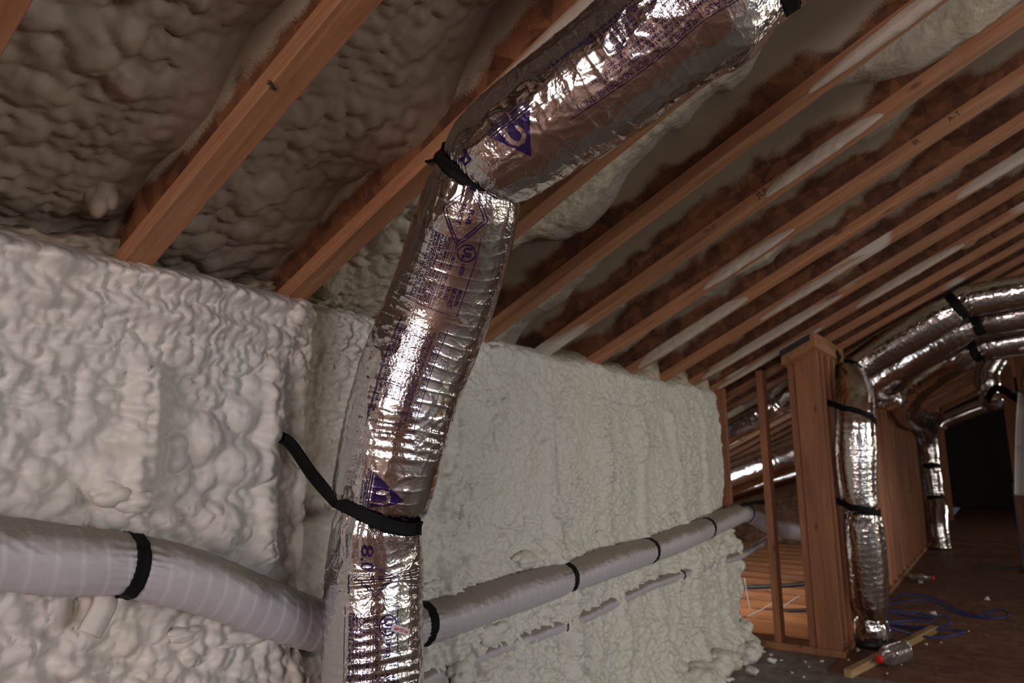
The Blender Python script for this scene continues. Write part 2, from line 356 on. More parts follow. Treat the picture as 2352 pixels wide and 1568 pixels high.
# ------------------------------------------------------------------ setting: sprayed foam wall
def wall_grid():
    xs = [-.55]
    while xs[-1] < 4.245: xs.append(xs[-1] + (.0042 if xs[-1] < 1.6 else .0042 + .0022 * (xs[-1] - 1.6)))
    xs = np.array(xs[:-1]); zs = np.arange(-.01, 1.515, .0048)
    X, Z = np.meshgrid(xs, zs, indexing='ij')
    wx = X + .04 * (fbm(X * 5, Z * 5, 3) - .5) + .007 * (fbm(X * 22, Z * 22, 4) - .5); wz = Z + .04 * (fbm(X * 5, Z * 5, 5) - .5) + .007 * (fbm(X * 22, Z * 22, 6) - .5)
    near = np.clip((1.25 - X) / .3, 0, 1)
    ss = lambda a, b, t: np.clip((t - a) / (b - a), 0, 1) ** 2 * (3 - 2 * np.clip((t - a) / (b - a), 0, 1))
    nz = fbm(X * 3, Z * 3, 11)
    y = 1.405 + .018 * (fbm(X * 4, Z * 4, 12) - .5)
    step = ss(1.098, 1.118, X + .012 * (fbm(Z * 9, X * 2, 13) - .5)) * (1 - ss(1.42, 1.55, X))
    y = y + step * .055
    # rolls of foam along the top plates of the near part
    for zc, am, wd in ((1.455, .040, .030), (1.375, .036, .032), (1.315, .014, .03)):
        z_ = Z - zc - .022 * (fbm(X * 4, X * 0 + zc * 9, 14) - .5) - (.03 * (1.05 - X) if zc < 1.45 else 0) 
        z_ = np.where(z_ < 0, z_ * 1.35, z_ * .8)
        y = y - near * am * np.exp(-(z_ / wd) ** 2) * (.65 + .7 * fbm(X * 7, Z * 2, 15))
    # ridges of foam over the wall studs
    for xc, am, wd, zt in ((.700, .026, .030, 1.30), (.998, .024, .026, 1.33), (.42, .012, .03, 1.3)):
        x_ = X - xc - .02 * (fbm(Z * 5, Z * 0 + xc, 16) - .5)
        rib = .8 + .35 * np.abs(np.sin(Z * 70 + 5 * fbm(X * 9, Z * 6, 17)))
        y = y - am * np.exp(-(x_ / wd) ** 4) * ss(zt + .02, zt - .05, Z) * ss(.80, .92, Z) * rib
    for xc in (1.62, 2.2, 2.62, 3.0, 3.42, 3.85):
        x_ = X - xc - .035 * (fbm(Z * 4, Z * 0 + xc, 18) - .5) + (.10 * (1.33 - Z) if xc > 2.1 else 0) * -.6
        y = y - .020 * np.exp(-(x_ / .04) ** 4) * ss(1.38, 1.25, Z) * (.5 + fbm(Z * 8, X * 3, 97)) + .022 * np.exp(-((x_ - .075) / .012) ** 2) * (fbm(Z * 14, X * 2, 19) > .52) * ss(1.34, 1.2, Z)
    # lumps
    L1 = foamy(wx, wz, 20); L2 = foamy(wx, wz, 60, (.040, .026, .016), .8, 4); L3 = foamy(wx, wz, 90, (.046, .028, .017), .62, 3)
    fine = balls(wx, wz, .011, .42, .7, 80); micro = balls(wx, wz, .016, .5, .75, 85)
    rg = fbm(X * 2.6, Z * 2.6, 21); rg2 = fbm(X * 6, Z * 6, 22)
    aN = near * ss(1.33, 1.25, Z); top = near * (1 - ss(1.33, 1.25, Z)); low = ss(.80, .68, Z); far = 1 - near
    L4 = foamy(wx, wz, 35, (.085, .058, .036), .85, 3.2); kk = np.clip((fbm(X * 3 + 3, Z * 3, 96) - .42) * 6, 0, 1)
    y = y - aN * (L1 * (1 - kk) + L4 * kk * .9 + .08 * micro) - top * (.8 * L2 + .12 * fine)
    pat = np.clip(fbm(X * 2.6, Z * 2.2, 23) * 2.6 - .5, .4, 1.3)
    y = y - far * (L3 * pat * 1.45 + .30 * fine + .045 * (fbm(X * 5, Z * 5, 29) - .5))
    y = y - low * (.75 * L1 + .5 * L2 + .030 * (fbm(X * 5, Z * 6, 24) - .25)) * (.25 + .75 * far)
    y = y - .035 * ss(.66, .60, Z) * (fbm(X * 3.5, Z * 3, 25) * 1.2) - .10 * ss(.20, .0, Z) * ss(1.6, 3.4, X) * (.4 + fbm(X * 4, Z * 4, 26))
    cf1, cf2 = cells(X * 7 + 2.2 * fbm(X * 9, Z * 9, 301), Z * 6 + 2.2 * fbm(X * 9, Z * 9, 302), 303)
    y = y + (.022 * far + .010 * near) * np.exp(-((cf2 - cf1) / .05) ** 2) * np.clip((fbm(X * 6, Z * 6, 304) - .48) * 8, 0, 1)
    # groove behind the small conduit
    # outer edge wraps round the end stud
    ed = 4.262 - .05 * fbm(Z * 7, Z * 0, 27) - .03 * fbm(Z * 25, Z * 0, 28)
    k = ss(0, .05, X - (ed - .05)); y = y + .09 * k ** 2
    X = np.minimum(X, ed[0:1] if False else ed)
    y = y + .060 * np.clip((Z - 1.452 - .016 * (fbm(X * 6, Z * 0, 95) - .5)) / .05, 0, 2) ** 2
    P = np.stack([X, y, Z], -1)
    return P
wall_left = box('wall_left', (-3.3, 4.262, 1.50, 1.60, 0, 1.50), M['deck'], bev=0); tag(wall_left, 'low knee wall covered in lumpy cream sprayed foam', 'wall', kind='structure')
WP = wall_grid()
wf = link('spray_foam', grid_me('spray_foam', WP), M['foam_wall'], wall_left); wf['kind'] = 'stuff'
def wall_y(x, z):
    i = np.argmin(np.abs(WP[:, 0, 0] - x)); j = np.argmin(np.abs(WP[i, :, 2] - z)); return float(WP[i, j, 1])
wf.data.materials.append(M['foam_far'])
pi = np.zeros(len(wf.data.polygons), dtype=np.int32)
nz_ = WP.shape[1] - 1
colx = (WP[:-1, :-1, 0] + .04 * np.sin(WP[:-1, :-1, 2] * 17)).reshape(-1)
pi[colx > 1.30] = 1
wf.data.polygons.foreach_set('material_index', pi)
for xs_ in (4.225,): 
    st = box('stud', (xs_, xs_ + .036, 1.375, 1.50, 0.0, 1.50), M['stud'], wall_left)

# ------------------------------------------------------------------ setting: roof deck, foam bays
ROT = Matrix(((-1, 0, 0), (0, -CS, SN), (0, SN, CS)))   # columns: -X, up-slope, roof normal
def to_roof(x, v, d):
    """x along the building, v up the slope from the plate, d height over the joist undersides"""
    y = 1.4 - v * CS + d * SN; z = H + .409 + v * SN + d * CS
    return np.stack([x + 0 * y, y, z], -1)
ceiling = bpy.data.objects.new('ceiling', None)
me = box_me('ceiling', -18.2, 3.5, -3.6, 3.75, .300, .33, bev=0)
ceiling = link('ceiling', me, M['deck']); ceiling.matrix_world = Matrix.Translation((0, 1.4, H + .409)) @ ROT.to_4x4(); ceiling.scale = (1, 1, 1)
tag(ceiling, 'sloping roof deck above the joists with sprayed foam between them', 'ceiling', kind='structure')
ci = ceiling.matrix_world.inverted()
JX = [.314 + .393 * n for n in range(-4, 36)]           # right edge of every joist flange
FL = .058
def bay(xl, xr, k, depth_w, depth_m, res, lum, mat_, wallend=True, vmax=3.6, n_=0):
    """foam between the webs at xl and xr: depth_w = height left bare on the visible web"""
    nu = max(8, int((xr - xl) / res)); u = np.linspace(0, 1, nu)
    v = np.arange(-.14 if wallend else -2.3, vmax, res)
    U, V = np.meshgrid(u, v, indexing='ij'); Xw = xl + (xr - xl) * U
    wob = fbm(V * 1.9 + k, V * 0 + k, 31, 2); wob2 = fbm(V * 9 + k, V * 0 + k, 32)
    D1 = depth_w * ((.42 if n_ in (0, 1) else .06) + 1.5 * wob * (1 if depth_w < .2 else 1.05) + .25 * (wob2 - .5)); D0 = depth_m * (.75 + .5 * fbm(V * 3 + k, U * 0, 33))
    D = D0 + (D1 - D0) * U ** 2.2
    D = D - .03 * np.exp(-(U / .12) ** 2)
    wx, wv = Xw + .03 * (fbm(Xw * 8, V * 8 + k, 34) - .5), V + .03 * (fbm(Xw * 8, V * 8 + k, 35) - .5)
    rg = fbm(Xw * 3, V * 3 + k, 36)
    am = lum * (.35 + .9 * rg) * np.clip((1.12 - U) * 2.2, .12, 1)
    D = D - am * foamy(wx, wv, 100 + k, (.070, .046, .028) if lum > 1 else (.045, .030, .018), .75)
    P = to_roof(Xw, V, np.minimum(np.maximum(D, .002), .295))
    if wallend:
        # vertical foam standing behind the wall plate up to the deck foam
        nb = int(.26 / res); t = np.linspace(0, 1, nb)[None, :]
        end = P[:, :1, :]
        y0 = 1.385; z0 = 1.44
        ye = end[..., 1]; ze = end[..., 2]
        bul = foamy(Xw[:, :1] + 0 * t, t * .25 + k, 160 + k, (.07, .042, .026), .7)
        tt = t ** 1.0
        yw = np.array([wall_y(float(x_), 1.44) for x_ in Xw[:, 0]])[:, None] + .030
        yy = yw + (1.50 - yw) * np.clip(t * (3.2 if n_ < 3 else 1.3), 0, 1) ** (.8 if n_ < 3 else 1.6) + (ye - 1.50) * np.clip((t - .75) * 4, 0, 1) ** 1.5 - bul * .9 * np.sin(np.pi * np.clip(t * .9 + .08, 0, 1)) ** .5
        zz = z0 + (ze - z0) * np.clip((t - .06) / .94, 0, 1) ** .9
        Pb = np.stack([Xw[:, :1] + 0 * t, yy, zz], -1)
        P = np.concatenate([Pb[:, :-1], P], 1)
    o = link('spray_foam', grid_me('spray_foam', P), mat_, None); o['kind'] = 'stuff'
    o.parent = ceiling; o.matrix_parent_inverse = ci
    return o
random.seed(4)
for i in range(len(JX) - 1):
    n = i - 4; xl = JX[i] - FL / 2 + .005; xr = JX[i + 1] - FL / 2 - .005
    wallend = xl < 4.1
    if n < 4: dw, dm, res, lum = .13, .12, .0065, 1.25
    elif n < 8: dw, dm, res, lum = .22, .11, .009, .5
    else: dw, dm, res, lum = .27, .15, .016 if n < 14 else .04, .7
    if n == -1: dw = .15
    if n == 0: dw, dm = .17, .13
    if n == 1: dw, dm = .165, .12
    if n == 2: dw, dm = .10, .12
    if n == 3: dw, dm, lum = .24, .12, .7
    if n < -1: res = .02
    bay(xl, xr, 7 * i, dw, dm, res, lum, M['foam_roof_shaded'] if n < 2 else M['foam_bay_lit'], wallend, 3.6, n)

# ------------------------------------------------------------------ roof joists, each a thing of its own
def word(body, size, m, parent, mw, name='lettering', thick=0):
    cu = bpy.data.curves.new(name, 'FONT'); cu.body = body; cu.size = size; cu.align_x = 'CENTER'; cu.align_y = 'CENTER'; cu.resolution_u = 2
    t = bpy.data.objects.new('tmp', cu); C.objects.link(t); dg = bpy.context.evaluated_depsgraph_get(); me = bpy.data.meshes.new_from_object(t.evaluated_get(dg))
    bpy.data.objects.remove(t); me.transform(mw); me.materials.clear()
    o = link(name, me, m, parent); return o
ordin = ['first', 'second', 'third', 'fourth', 'fifth', 'sixth', 'seventh', 'eighth', 'ninth', 'tenth', 'eleventh', 'twelfth', 'thirteenth', 'fourteenth', 'fifteenth', 'sixteenth', 'seventeenth', 'eighteenth', 'nineteenth', 'twentieth']
lab = {0: 'wooden I-joist cut off by the top left corner of the photo', 1: 'I-joist with a dark split knot, lands on the foam wall at upper left', 2: 'I-joist that the black strap of the big duct hangs from',
       3: 'I-joist hidden behind the bend of the big silver duct', 4: 'I-joist just right of the big silver duct, foam smear near the top photo edge', 5: 'I-joist second to the right of the big duct, with foam smear on its flange',
       6: 'I-joist third to the right of the big duct, faint stamped letters high up', 7: 'I-joist with black stamped letters low on its foam-smeared flange', 8: 'I-joist fifth to the right of the big duct'}
vin, vout = -.20, 3.72
def joist_meshes(v0):
    L = {}
    L['flange'] = box_me('bottom_flange', -FL / 2, FL / 2, v0, vout, 0, .038, bev=.002)
    L['web'] = box_me('web', -.0048, .0048, v0, vout, .034, .268, bev=0)
    L['top'] = box_me('top_flange', -FL / 2, FL / 2, v0, vout, .262, .300, bev=.002)
    return L
MA, MB_ = joist_meshes(vin), joist_meshes(-2.3)
for i, xr in enumerate(JX):
    n = i - 4
    if n < -2: continue
    xc = xr - FL / 2
    root = empty('roof_joist'); root.matrix_world = Matrix.Translation((xc, 1.4, H + .409)) @ ROT.to_4x4()
    wall = xr < 4.3; Ms = MA if wall else MB_
    if n in lab: l = lab[n]
    elif n < 0: l = 'wooden I-joist overhead behind the camera position' if n == -1 else 'rearmost wooden I-joist overhead behind the camera'
    elif n <= 10: l = 'I-joist landing on the foam wall, %s to the right of the big duct' % ordin[n - 4]
    elif n < 20: l = 'I-joist past the stud partition, %s beyond the end of the foam wall' % ordin[n - 11]
    else: l = 'far I-joist over the dim corridor end'
    tag(root, l, 'joist', 'roof joists' if n < 20 else 'far corridor roof joists')
    for nm, key, mt in (('bottom_flange', 'flange', M['flange_spray'] if n in (5, 7, 8, 9, 10, 12) else M['flange']), ('web', 'web', M['web']), ('top_flange', 'top', M['flange'])):
        me = Ms[key]
        o = bpy.data.objects.new(nm, me); C.objects.link(o)
        if not me.materials: me.materials.append(mt)
        o.parent = root
        o.material_slots[0].link = 'OBJECT'; o.material_slots[0].material = mt
    if n in (5, 6, 7, 9):
        for (tx, v_, sz) in {5: [('JLF', .95, .03), ('TPI-20', .75, .018)], 6: [('A-T', 1.55, .026), ('IR', 1.42, .026)], 7: [('TPI-20 PLF', .16, .026)], 9: [('PWT', .86, .03), ('1-T', .70, .03)]}[n]:
            # near face of the flange looks towards world -X = local +X; letters run down the slope
            mw = Matrix.Translation((FL / 2 + .0012, v_, .019)) @ Matrix(((0, 0, 1, 0), (1, 0, 0, 0), (0, 1, 0, 0), (0, 0, 0, 1)))
            word(tx, sz, M['stamp'], root, mw)
j1 = [o for o in bpy.data.objects if o.name.startswith('roof_joist') and abs(o.matrix_world.translation.x - (.707 - FL / 2)) < .01][0]
bm = bmesh.new(); bmesh.ops.create_icosphere(bm, subdivisions=3, radius=1)
for v in bm.verts:
    w_ = 1 + .35 * math.sin(7 * v.co.y + 3 * v.co.z); v.co = (v.co.x * .010 * w_, v.co.y * .0045 * w_ + v.co.x * .004, v.co.z * .006)
me = bpy.data.meshes.new('split_knot'); bm.to_mesh(me); bm.free(); k_ = link('split_knot', me, M['stamp'], j1); k_.location = (FL / 2 - .004, (1.4 - 0.950) / CS, .001); k_['label'] = 'dark split knot on the arris'
# foam smeared along some flanges, each a part of its joist
def smear(n, v0, v1, w0, over=.6, seed=0):
    root = [o for o in bpy.data.objects if o.name.startswith('roof_joist') and o.type == 'EMPTY' and abs(o.matrix_world.translation.x - (JX[n + 4] - FL / 2)) < .01][0]
    nv = int((v1 - v0) / .006); nu = 18; t = np.linspace(0, 1, nv)[:, None]; u = np.linspace(0, 1, nu)[None, :]
    v = v0 + (v1 - v0) * t; env = np.clip(np.sin(np.pi * t), 0, 1) ** .45 * (.7 + .6 * fbm(v * 6 + seed, v * 0, 210))
    wd_ = w0 * env; th_ = .010 * env * (.6 + .8 * fbm(v * 40, u * 3 + seed, 211)) * np.sin(np.pi * np.clip(u, .02, .98)) ** .5 + .0008
    # runs round the near lower arris: first half on the side, second half under the flange
    side = 1 - over; a = u * wd_
    hs = wd_ * side
    x = np.where(a < hs, FL / 2 + th_, FL / 2 - (a - hs) + 0 * th_); z = np.where(a < hs, hs - a, -th_); z = np.clip(z, -.03, .036)
    P = np.stack([x, v + 0 * u, z], -1)
    o = link('foam_smear', grid_me('foam_smear', P), M['foam_smear'], root)
M['foam_smear'] = foam_mat('foam_smear', (.44, .345, .28), (.46, .38, .31), (.42, .35, .25), .6)
smear(2, .55, 2.0, .050, .30, 1)
smear(3, .72, 1.10, .040, .5, 2); smear(3, 1.12, 1.3, .030, .5, 3)
smear(4, 1.2, 1.75, .055, .55, 4)
smear(5, .95, 1.35, .055, .3, 5); smear(6, .55, .95, .05, .4, 6)
smear(7, .02, .62, .085, .45, 7)
smear(8, .55, 1.1, .05, .5, 8); smear(9, .05, .9, .075, .5, 9); smear(10, .0, .7, .06, .6, 10); smear(10, .9, 1.5, .06, .4, 11); smear(8, 1.5, 2.2, .085, .5, 12)

# other slope of the roof and the shell behind the camera
RZ = H + .409 + 3.3 * TN + .30 / CS
def slab(name, P, m, kind='structure', label=None, cat=None, parent=None):
    me = bpy.data.meshes.new(name); me.from_pydata([tuple(p) for p in P], [], [(0, 1, 2, 3), (7, 6, 5, 4), (0, 4, 5, 1), (1, 5, 6, 2), (2, 6, 7, 3), (3, 7, 4, 0)]); me.update()
    o = link(name, me, m, parent); tag(o, label, cat, kind=kind); return o
yr, ye, ze = -1.9, -4.1, 1.75
slab('trim_1', [(-3.3, yr, RZ), (18, yr, RZ), (18, ye, ze), (-3.3, ye, ze), (-3.3, yr, RZ + .04), (18, yr, RZ + .04), (18, ye, ze + .04), (-3.3, ye, ze + .04)], M['deck'], label='far slope of the roof deck behind the camera', cat='roof')
box_ = lambda n, b, m, l: tag(box(n, b, m, bev=0), l, 'wall', kind='structure')
# gable wall behind the camera, round its window opening
gw = box_('wall_back', (-3.34, -3.26, -4.1, -1.85, 0, 3.4), M['deck'], 'gable wall of strand board behind the camera')
for b in ((-3.34, -3.26, .65, 1.6, 0, 3.4), (-3.34, -3.26, -1.85, .65, 0, .5), (-3.34, -3.26, -1.85, .65, 2.0, 3.4)): box('wall_board', b, M['deck'], gw, 0)
sw = box_('wall_right', (-3.3, -.70, -4.14, -4.06, 0, 1.8), M['deck'], 'side wall of strand board behind the camera')
for b in ((1.90, 3.55, -4.14, -4.06, 0, 1.8), (5.05, 10.5, -4.14, -4.06, 0, 1.8), (11.5, 18, -4.14, -4.06, 0, 1.8), (10.5, 11.5, -4.14, -4.06, 0, .4), (10.5, 11.5, -4.14, -4.06, 1.5, 1.8), (-.70, 1.90, -4.14, -4.06, 0, .35), (-.70, 1.90, -4.14, -4.06, 1.55, 1.8), (3.55, 5.05, -4.14, -4.06, 0, .4), (3.55, 5.05, -4.14, -4.06, 1.5, 1.8)): box('wall_board', b, M['deck'], sw, 0)
def wframe(name, b, ax, l):
    x0, x1, y0, y1, z0, z1 = b; e = tag(empty(name, ((x0 + x1) / 2, (y0 + y1) / 2, z0)), l, 'window', kind='structure')
    o = Vector(e.location); t = .05
    def bb(nm, a): box(nm, (a[0] - o.x, a[1] - o.x, a[2] - o.y, a[3] - o.y, a[4] - o.z, a[5] - o.z), M['glass'], e)
    bb('window_frame', (x0, x1, y0, y1, z0, z0 + t)); bb('window_frame', (x0, x1, y0, y1, z1 - t, z1))
    if ax == 'x': bb('window_frame', (x0, x1, y0, y0 + t, z0, z1)); bb('window_frame', (x0, x1, y1 - t, y1, z0, z1)); bb('mullion', (x0, x1, (y0 + y1) / 2 - .02, (y0 + y1) / 2 + .02, z0, z1))
    else: bb('window_frame', (x0, x0 + t, y0, y1, z0, z1)); bb('window_frame', (x1 - t, x1, y0, y1, z0, z1)); bb('mullion', ((x0 + x1) / 2 - .02, (x0 + x1) / 2 + .02, y0, y1, z0, z1))
wframe('window_1', (-3.30, -3.24, -1.83, .63, .52, 1.98), 'x', 'white framed gable window behind the camera')
wframe('window_2', (-.68, 1.88, -4.08, -4.02, .37, 1.53), 'y', 'white framed window in the side wall')
wframe('window_4', (4.39, 4.45, 1.72, 2.98, .30, .95), 'x', 'white framed window lighting the wing')
wframe('window_3', (3.57, 5.03, -4.08, -4.02, .42, 1.48), 'y', 'white framed window farther along the side wall')
wframe('fill_window', (10.52, 11.48, -4.08, -4.02, .42, 1.48), 'y', 'added white window frame round the corridor fill light')
box_('wall_end', (17.0, 17.1, -4.1, 1.6, 0, 3.4), M['dark_opening_paint'], 'end wall of the corridor, painted near-black for the dark opening')
wg = box_('wall_wing', (9.5, 9.56, .9, 3.5, -.3, 2.0), M['deck'], 'end wall of the wing beyond the partition')
wg2 = box_('wall_wing_near', (4.38, 4.44, 1.62, 3.5, -.3, .28), M['deck'], 'boards of the wing wall behind the foam wall')
box('wall_board', (4.38, 4.44, 3.0, 3.5, .28, 1.0), M['deck'], wg2, 0)
wframe_later = True
box_('wall_eave', (4.3, 9.5, 3.2, 3.25, -.6, .75), M['foam_far'], 'low foamed eave wall of the wing')

# ------------------------------------------------------------------ setting: partition with the opening, corridor stud wall
wall_far = box('wall_far', (4.262, 4.40, .968, 1.50, 0, .038), M['plate']); tag(wall_far, 'open stud partition at the end of the foam wall', 'wall', kind='structure')
def jz(y): return joist_z(y)
st = box('stud', (4.27, 4.36, 1.152, 1.190, .038, jz(1.19)), M['stud'], wall_far)
st = box('stud', (4.268, 4.40, 1.462, 1.50, .038, 1.49), M['stud'], wall_far)
# block under the joists at the head
wall_mid = box('wall_corridor', (5.0, 10.45, .85, .99, 0, .038), M['plate']); tag(wall_mid, 'bare stud wall along the left side of the corridor', 'wall', kind='structure')
x = 5.02
sm = box_me('stud', 0, .038, .85, .99, .038, 1.67, bev=.0015); sm.materials.append(M['stud'])
while x < 10.4:
    o = bpy.data.objects.new('stud', sm); C.objects.link(o); o.location = (x, 0, 0); o.parent = wall_mid
    x += .305
box('top_plate', (5.0, 10.45, .85, .99, 1.67, 1.708), M['plate'], wall_mid)
box('jamb', (13.7, 13.84, .80, 1.1, 0, 2.0), M['stud'], wall_mid)
box('header', (12.4, 13.84, .78, .92, 1.72, 1.82), M['plate'], wall_mid)
# stud post carrying a doubled raked plate
M['plate_dark'] = mat('dark_end_membrane', (.018, .015, .013), .7)[0]
post = empty('stud_post', (4.27, .9, 0)); tag(post, 'post of doubled studs in front of the opening under a raked double plate', 'post')
def pb(nm, b, m, **k): return box(nm, (b[0] - 4.27, b[1] - 4.27, b[2] - .9, b[3] - .9, b[4], b[5]), m, post, **k)
zt = 1.665
pb('stud', (4.272, 4.412, .966, 1.004, .038, zt - .05), M['stud'])
pb('stud', (4.262, 4.300, .832, .962, .038, zt + .02), M['stud'])
pb('stud', (4.345, 4.383, .822, .955, .038, zt + .02), M['stud'])
pb('stud', (4.53, 4.568, .822, .955, .038, zt + .02), M['stud'])
pb('stud', (4.70, 4.738, .822, .955, .038, zt + .02), M['stud'])
pb('bottom_plate', (4.256, 4.80, .815, .966, .001, .038), M['plate'])
for k_ in range(2):
    bm = bmesh.new(); bmesh.ops.create_cube(bm, size=1)
    x0, x1 = (4.13, 5.0)
    for v in bm.verts:
        yy = .905 + v.co.y * .19; zz = joist_z(yy) - .004 - (.038 / CS) * (k_ + .5 - v.co.z) - .002
        v.co = ((x0 + x1) / 2 + v.co.x * (x1 - x0) - 4.27, yy - .9, zz)
    bmesh.ops.bevel(bm, geom=list(bm.edges), offset=.0015, segments=1, affect='EDGES')
    me = bpy.data.meshes.new('raked_plate'); bm.to_mesh(me); bm.free(); link('raked_plate', me, M['plate'], post)
    if k_ == 0:
        bm = bmesh.new(); bmesh.ops.create_cube(bm, size=1)
        for v in bm.verts:
            yy = .92 + v.co.y * .17; v.co = (4.128 - 4.27 + v.co.x * .008, yy - .9, joist_z(yy) - .006 - .036 * (.5 - v.co.z))
        me = bpy.data.meshes.new('end_membrane'); bm.to_mesh(me); bm.free(); o_ = link('end_membrane', me, M['plate_dark'], post); o_['label'] = 'dark end of the upper plate'
# open floor joists seen through the opening
x = 4.60; k_ = 0
fj = box_me('floor_joist', 0, .038, 0, 2.6, -.30, -.022, bev=.0015); fj.materials.append(M['joist'])
while x < 9.4:
    o = bpy.data.objects.new('floor_joist', fj); C.objects.link(o); o.location = (x, .9, .02)
    tag(o, '%s bare floor joist beyond the partition, counted from it' % ordin[k_], 'joist', 'open floor joists in the wing'); x += .33; k_ += 1
box_('wall_under', (4.41, 9.5, .9, 3.5, -.36, -.33), M['deck'], 'boards beneath the open floor joists')['category'] = 'floor'

# ------------------------------------------------------------------ the big foil duct
DN = [[1.101, 0.175, 1.941, 0.11], [1.104, 0.255, 1.913, 0.1], [1.091, 0.328, 1.877, 0.126], [1.085, 0.39, 1.852, 0.123], [1.082, 0.52, 1.796, 0.118], [1.064, 0.674, 1.731, 0.112], [1.053, 0.762, 1.691, 0.107], [1.057, 0.814, 1.666, 0.092], [1.075, 0.86, 1.602, 0.104], [1.112, 0.93, 1.51, 0.113], [1.129, 1.0, 1.397, 0.118], [1.118, 1.05, 1.283, 0.119], [1.104, 1.08, 1.178, 0.117], [1.097, 1.1, 1.093, 0.113], [1.094, 1.12, 1.009, 0.106], [1.089, 1.13, 0.954, 0.093], [1.106, 1.15, 0.868, 0.104], [1.105, 1.15, 0.769, 0.105], [1.106, 1.15, 0.621, 0.106], [1.103, 1.15, 0.467, 0.106], [1.10, 1.16, .2, .106], [1.10, 1.16, 0.0, .106]]
DP = Path(DN)
PIN = (.075, .705, 1.486)
def duct_disp(s, th, pins=PIN, seed=0, amp=1.0, pitch=.030):
    v = th * .11
    sw_ = s + .006 * (fbm(s * 14, th * 1.5, 51 + seed) - .5) * 2 + .004 * np.sin(th)
    ph = (sw_ / pitch + th / (2 * np.pi)) % 1.0; d = np.minimum(ph, 1 - ph) * pitch
    vis = .35 + 1.1 * fbm(s * 9, th * 2.2, 52 + seed)
    vis = np.clip(vis * 1.8 - .9, 0, 1.2)
    o = .0010 * np.exp(-(d / .0018) ** 2) * vis - .0002 * np.sin(np.pi * ph) ** 2
    # broken foil facets
    f1, f2 = cells(s / .045 + 1.5 * fbm(s * 20, v * 20, 53), (v / .028) + 1.2 * fbm(s * 22, v * 22, 54), 55 + seed)
    pt = np.clip(fbm(s * 7, v * 9, 56 + seed) * 2.2 - .75, 0, 1)
    o = o + (.0013 * np.clip(1 - (f2 - f1) * 3, 0, 1) + .0020 * (f1 - .5)) * (.10 + pt + .35 * np.exp(-(np.maximum(s - .1, 0) / .62) ** 4))
    o = o + .0045 * (fbm(s * 7, v * 6, 57 + seed, 2) - .5)
    for p in pins:
        e = np.exp(-np.abs(s - p) / .035); ee = np.exp(-((s - p) / .05) ** 2)
        o = o + e * .007 * (fbm(th * 5 + 3 * (s > p), s * 6, 58 + seed) - .5) * 2 + ee * .003 * (1 - cells(th * 3.2, s * 14, 59)[0] * 2)
        o = o - .010 * np.exp(-((s - p) / .012) ** 2)
    # transverse folds where the duct is compressed
    for c_, wd in ((1.30, .05), (1.62, .05), (1.70, .04), (1.80, .06)):
        if seed == 0: o = o + .0011 * np.exp(-((s - c_) / wd) ** 2) * np.sin((s + .004 * np.sin(th * 3)) * 2 * np.pi / .021) * (fbm(s * 10, th * 2, 60) > .42)
    return amp * o
big = empty('foil_duct', (1.1, 1.16, 0)); tag(big, 'large silver foil flexible duct with purple printing, bent under the rafters', 'duct')
nS, nT = int(DP.L / .0027), 250
q = np.linspace(0, DP.L, nS); th = np.linspace(0, 2 * np.pi, nT, endpoint=False); Q, TH = np.meshgrid(q, th, indexing='ij')
THc = np.where(TH > np.pi, TH - 2 * np.pi, TH)
P = DP.surf(Q, TH, duct_disp(Q, THc)) - np.array([1.1, 1.16, 0])
body = link('foil_sleeve', grid_me('foil_sleeve', P, True), M['foil'], big)
def on_duct(s, v, off):
    s = np.asarray(s, float); t = np.asarray(v, float) / .11
    return DP.surf(s, t, duct_disp(s, t) + off) - np.array([1.1, 1.16, 0])
def wrap(me, name, m, s0, v0, off=.0011, rot=0.0, maxe=.012, parent=None):
    bm = bmesh.new(); bm.from_mesh(me); bmesh.ops.triangulate(bm, faces=list(bm.faces))
    for _ in range(3):
        le = [e for e in bm.edges if e.calc_length() > maxe]
        if not le: break
        bmesh.ops.subdivide_edges(bm, edges=le, cuts=1); bmesh.ops.triangulate(bm, faces=[f for f in bm.faces if len(f.verts) > 3])
    co_ = np.array([v.co[:] for v in bm.verts]); c, s_ = math.cos(rot), math.sin(rot)
    a = c * co_[:, 0] - s_ * co_[:, 1] + s0; b = s_ * co_[:, 0] + c * co_[:, 1] + v0
    P = on_duct(a, b, off)
    for v, p in zip(bm.verts, P): v.co = p
    out = bpy.data.meshes.new(name); bm.to_mesh(out); bm.free(); bpy.data.meshes.remove(me)
    return link(name, out, m, parent or big)
def text_me(body, size, bold=0.0, ax='LEFT', sx=1.0):
    cu = bpy.data.curves.new('t', 'FONT'); cu.body = body; cu.size = size; cu.align_x = ax; cu.align_y = 'CENTER'; cu.resolution_u = 2; cu.offset = bold; cu.space_line = .86
    t = bpy.data.objects.new('tmp', cu); C.objects.link(t); dg = bpy.context.evaluated_depsgraph_get(); me = bpy.data.meshes.new_from_object(t.evaluated_get(dg))
    bpy.data.objects.remove(t); me.materials.clear(); me.transform(Matrix.Diagonal((sx, 1, 1, 1))); return me
def poly_me(polys):
    me = bpy.data.meshes.new('p'); vs, fs = [], []
    for p in polys: fs.append(tuple(range(len(vs), len(vs) + len(p)))); vs += [(a, b, 0) for a, b in p]
    me.from_pydata(vs, [], fs); me.update(); return me
def seg(a, b, wd):
    a, b = Vector(a), Vector(b); d = (b - a).normalized(); n_ = Vector((-d.y, d.x)) * wd / 2; k = max(1, int((b - a).length / .01)); out = []
    for i in range(k):
        p, q_ = a.lerp(b, i / k), a.lerp(b, (i + 1) / k); out.append([tuple(p - n_), tuple(q_ - n_), tuple(q_ + n_), tuple(p + n_)])
    return out
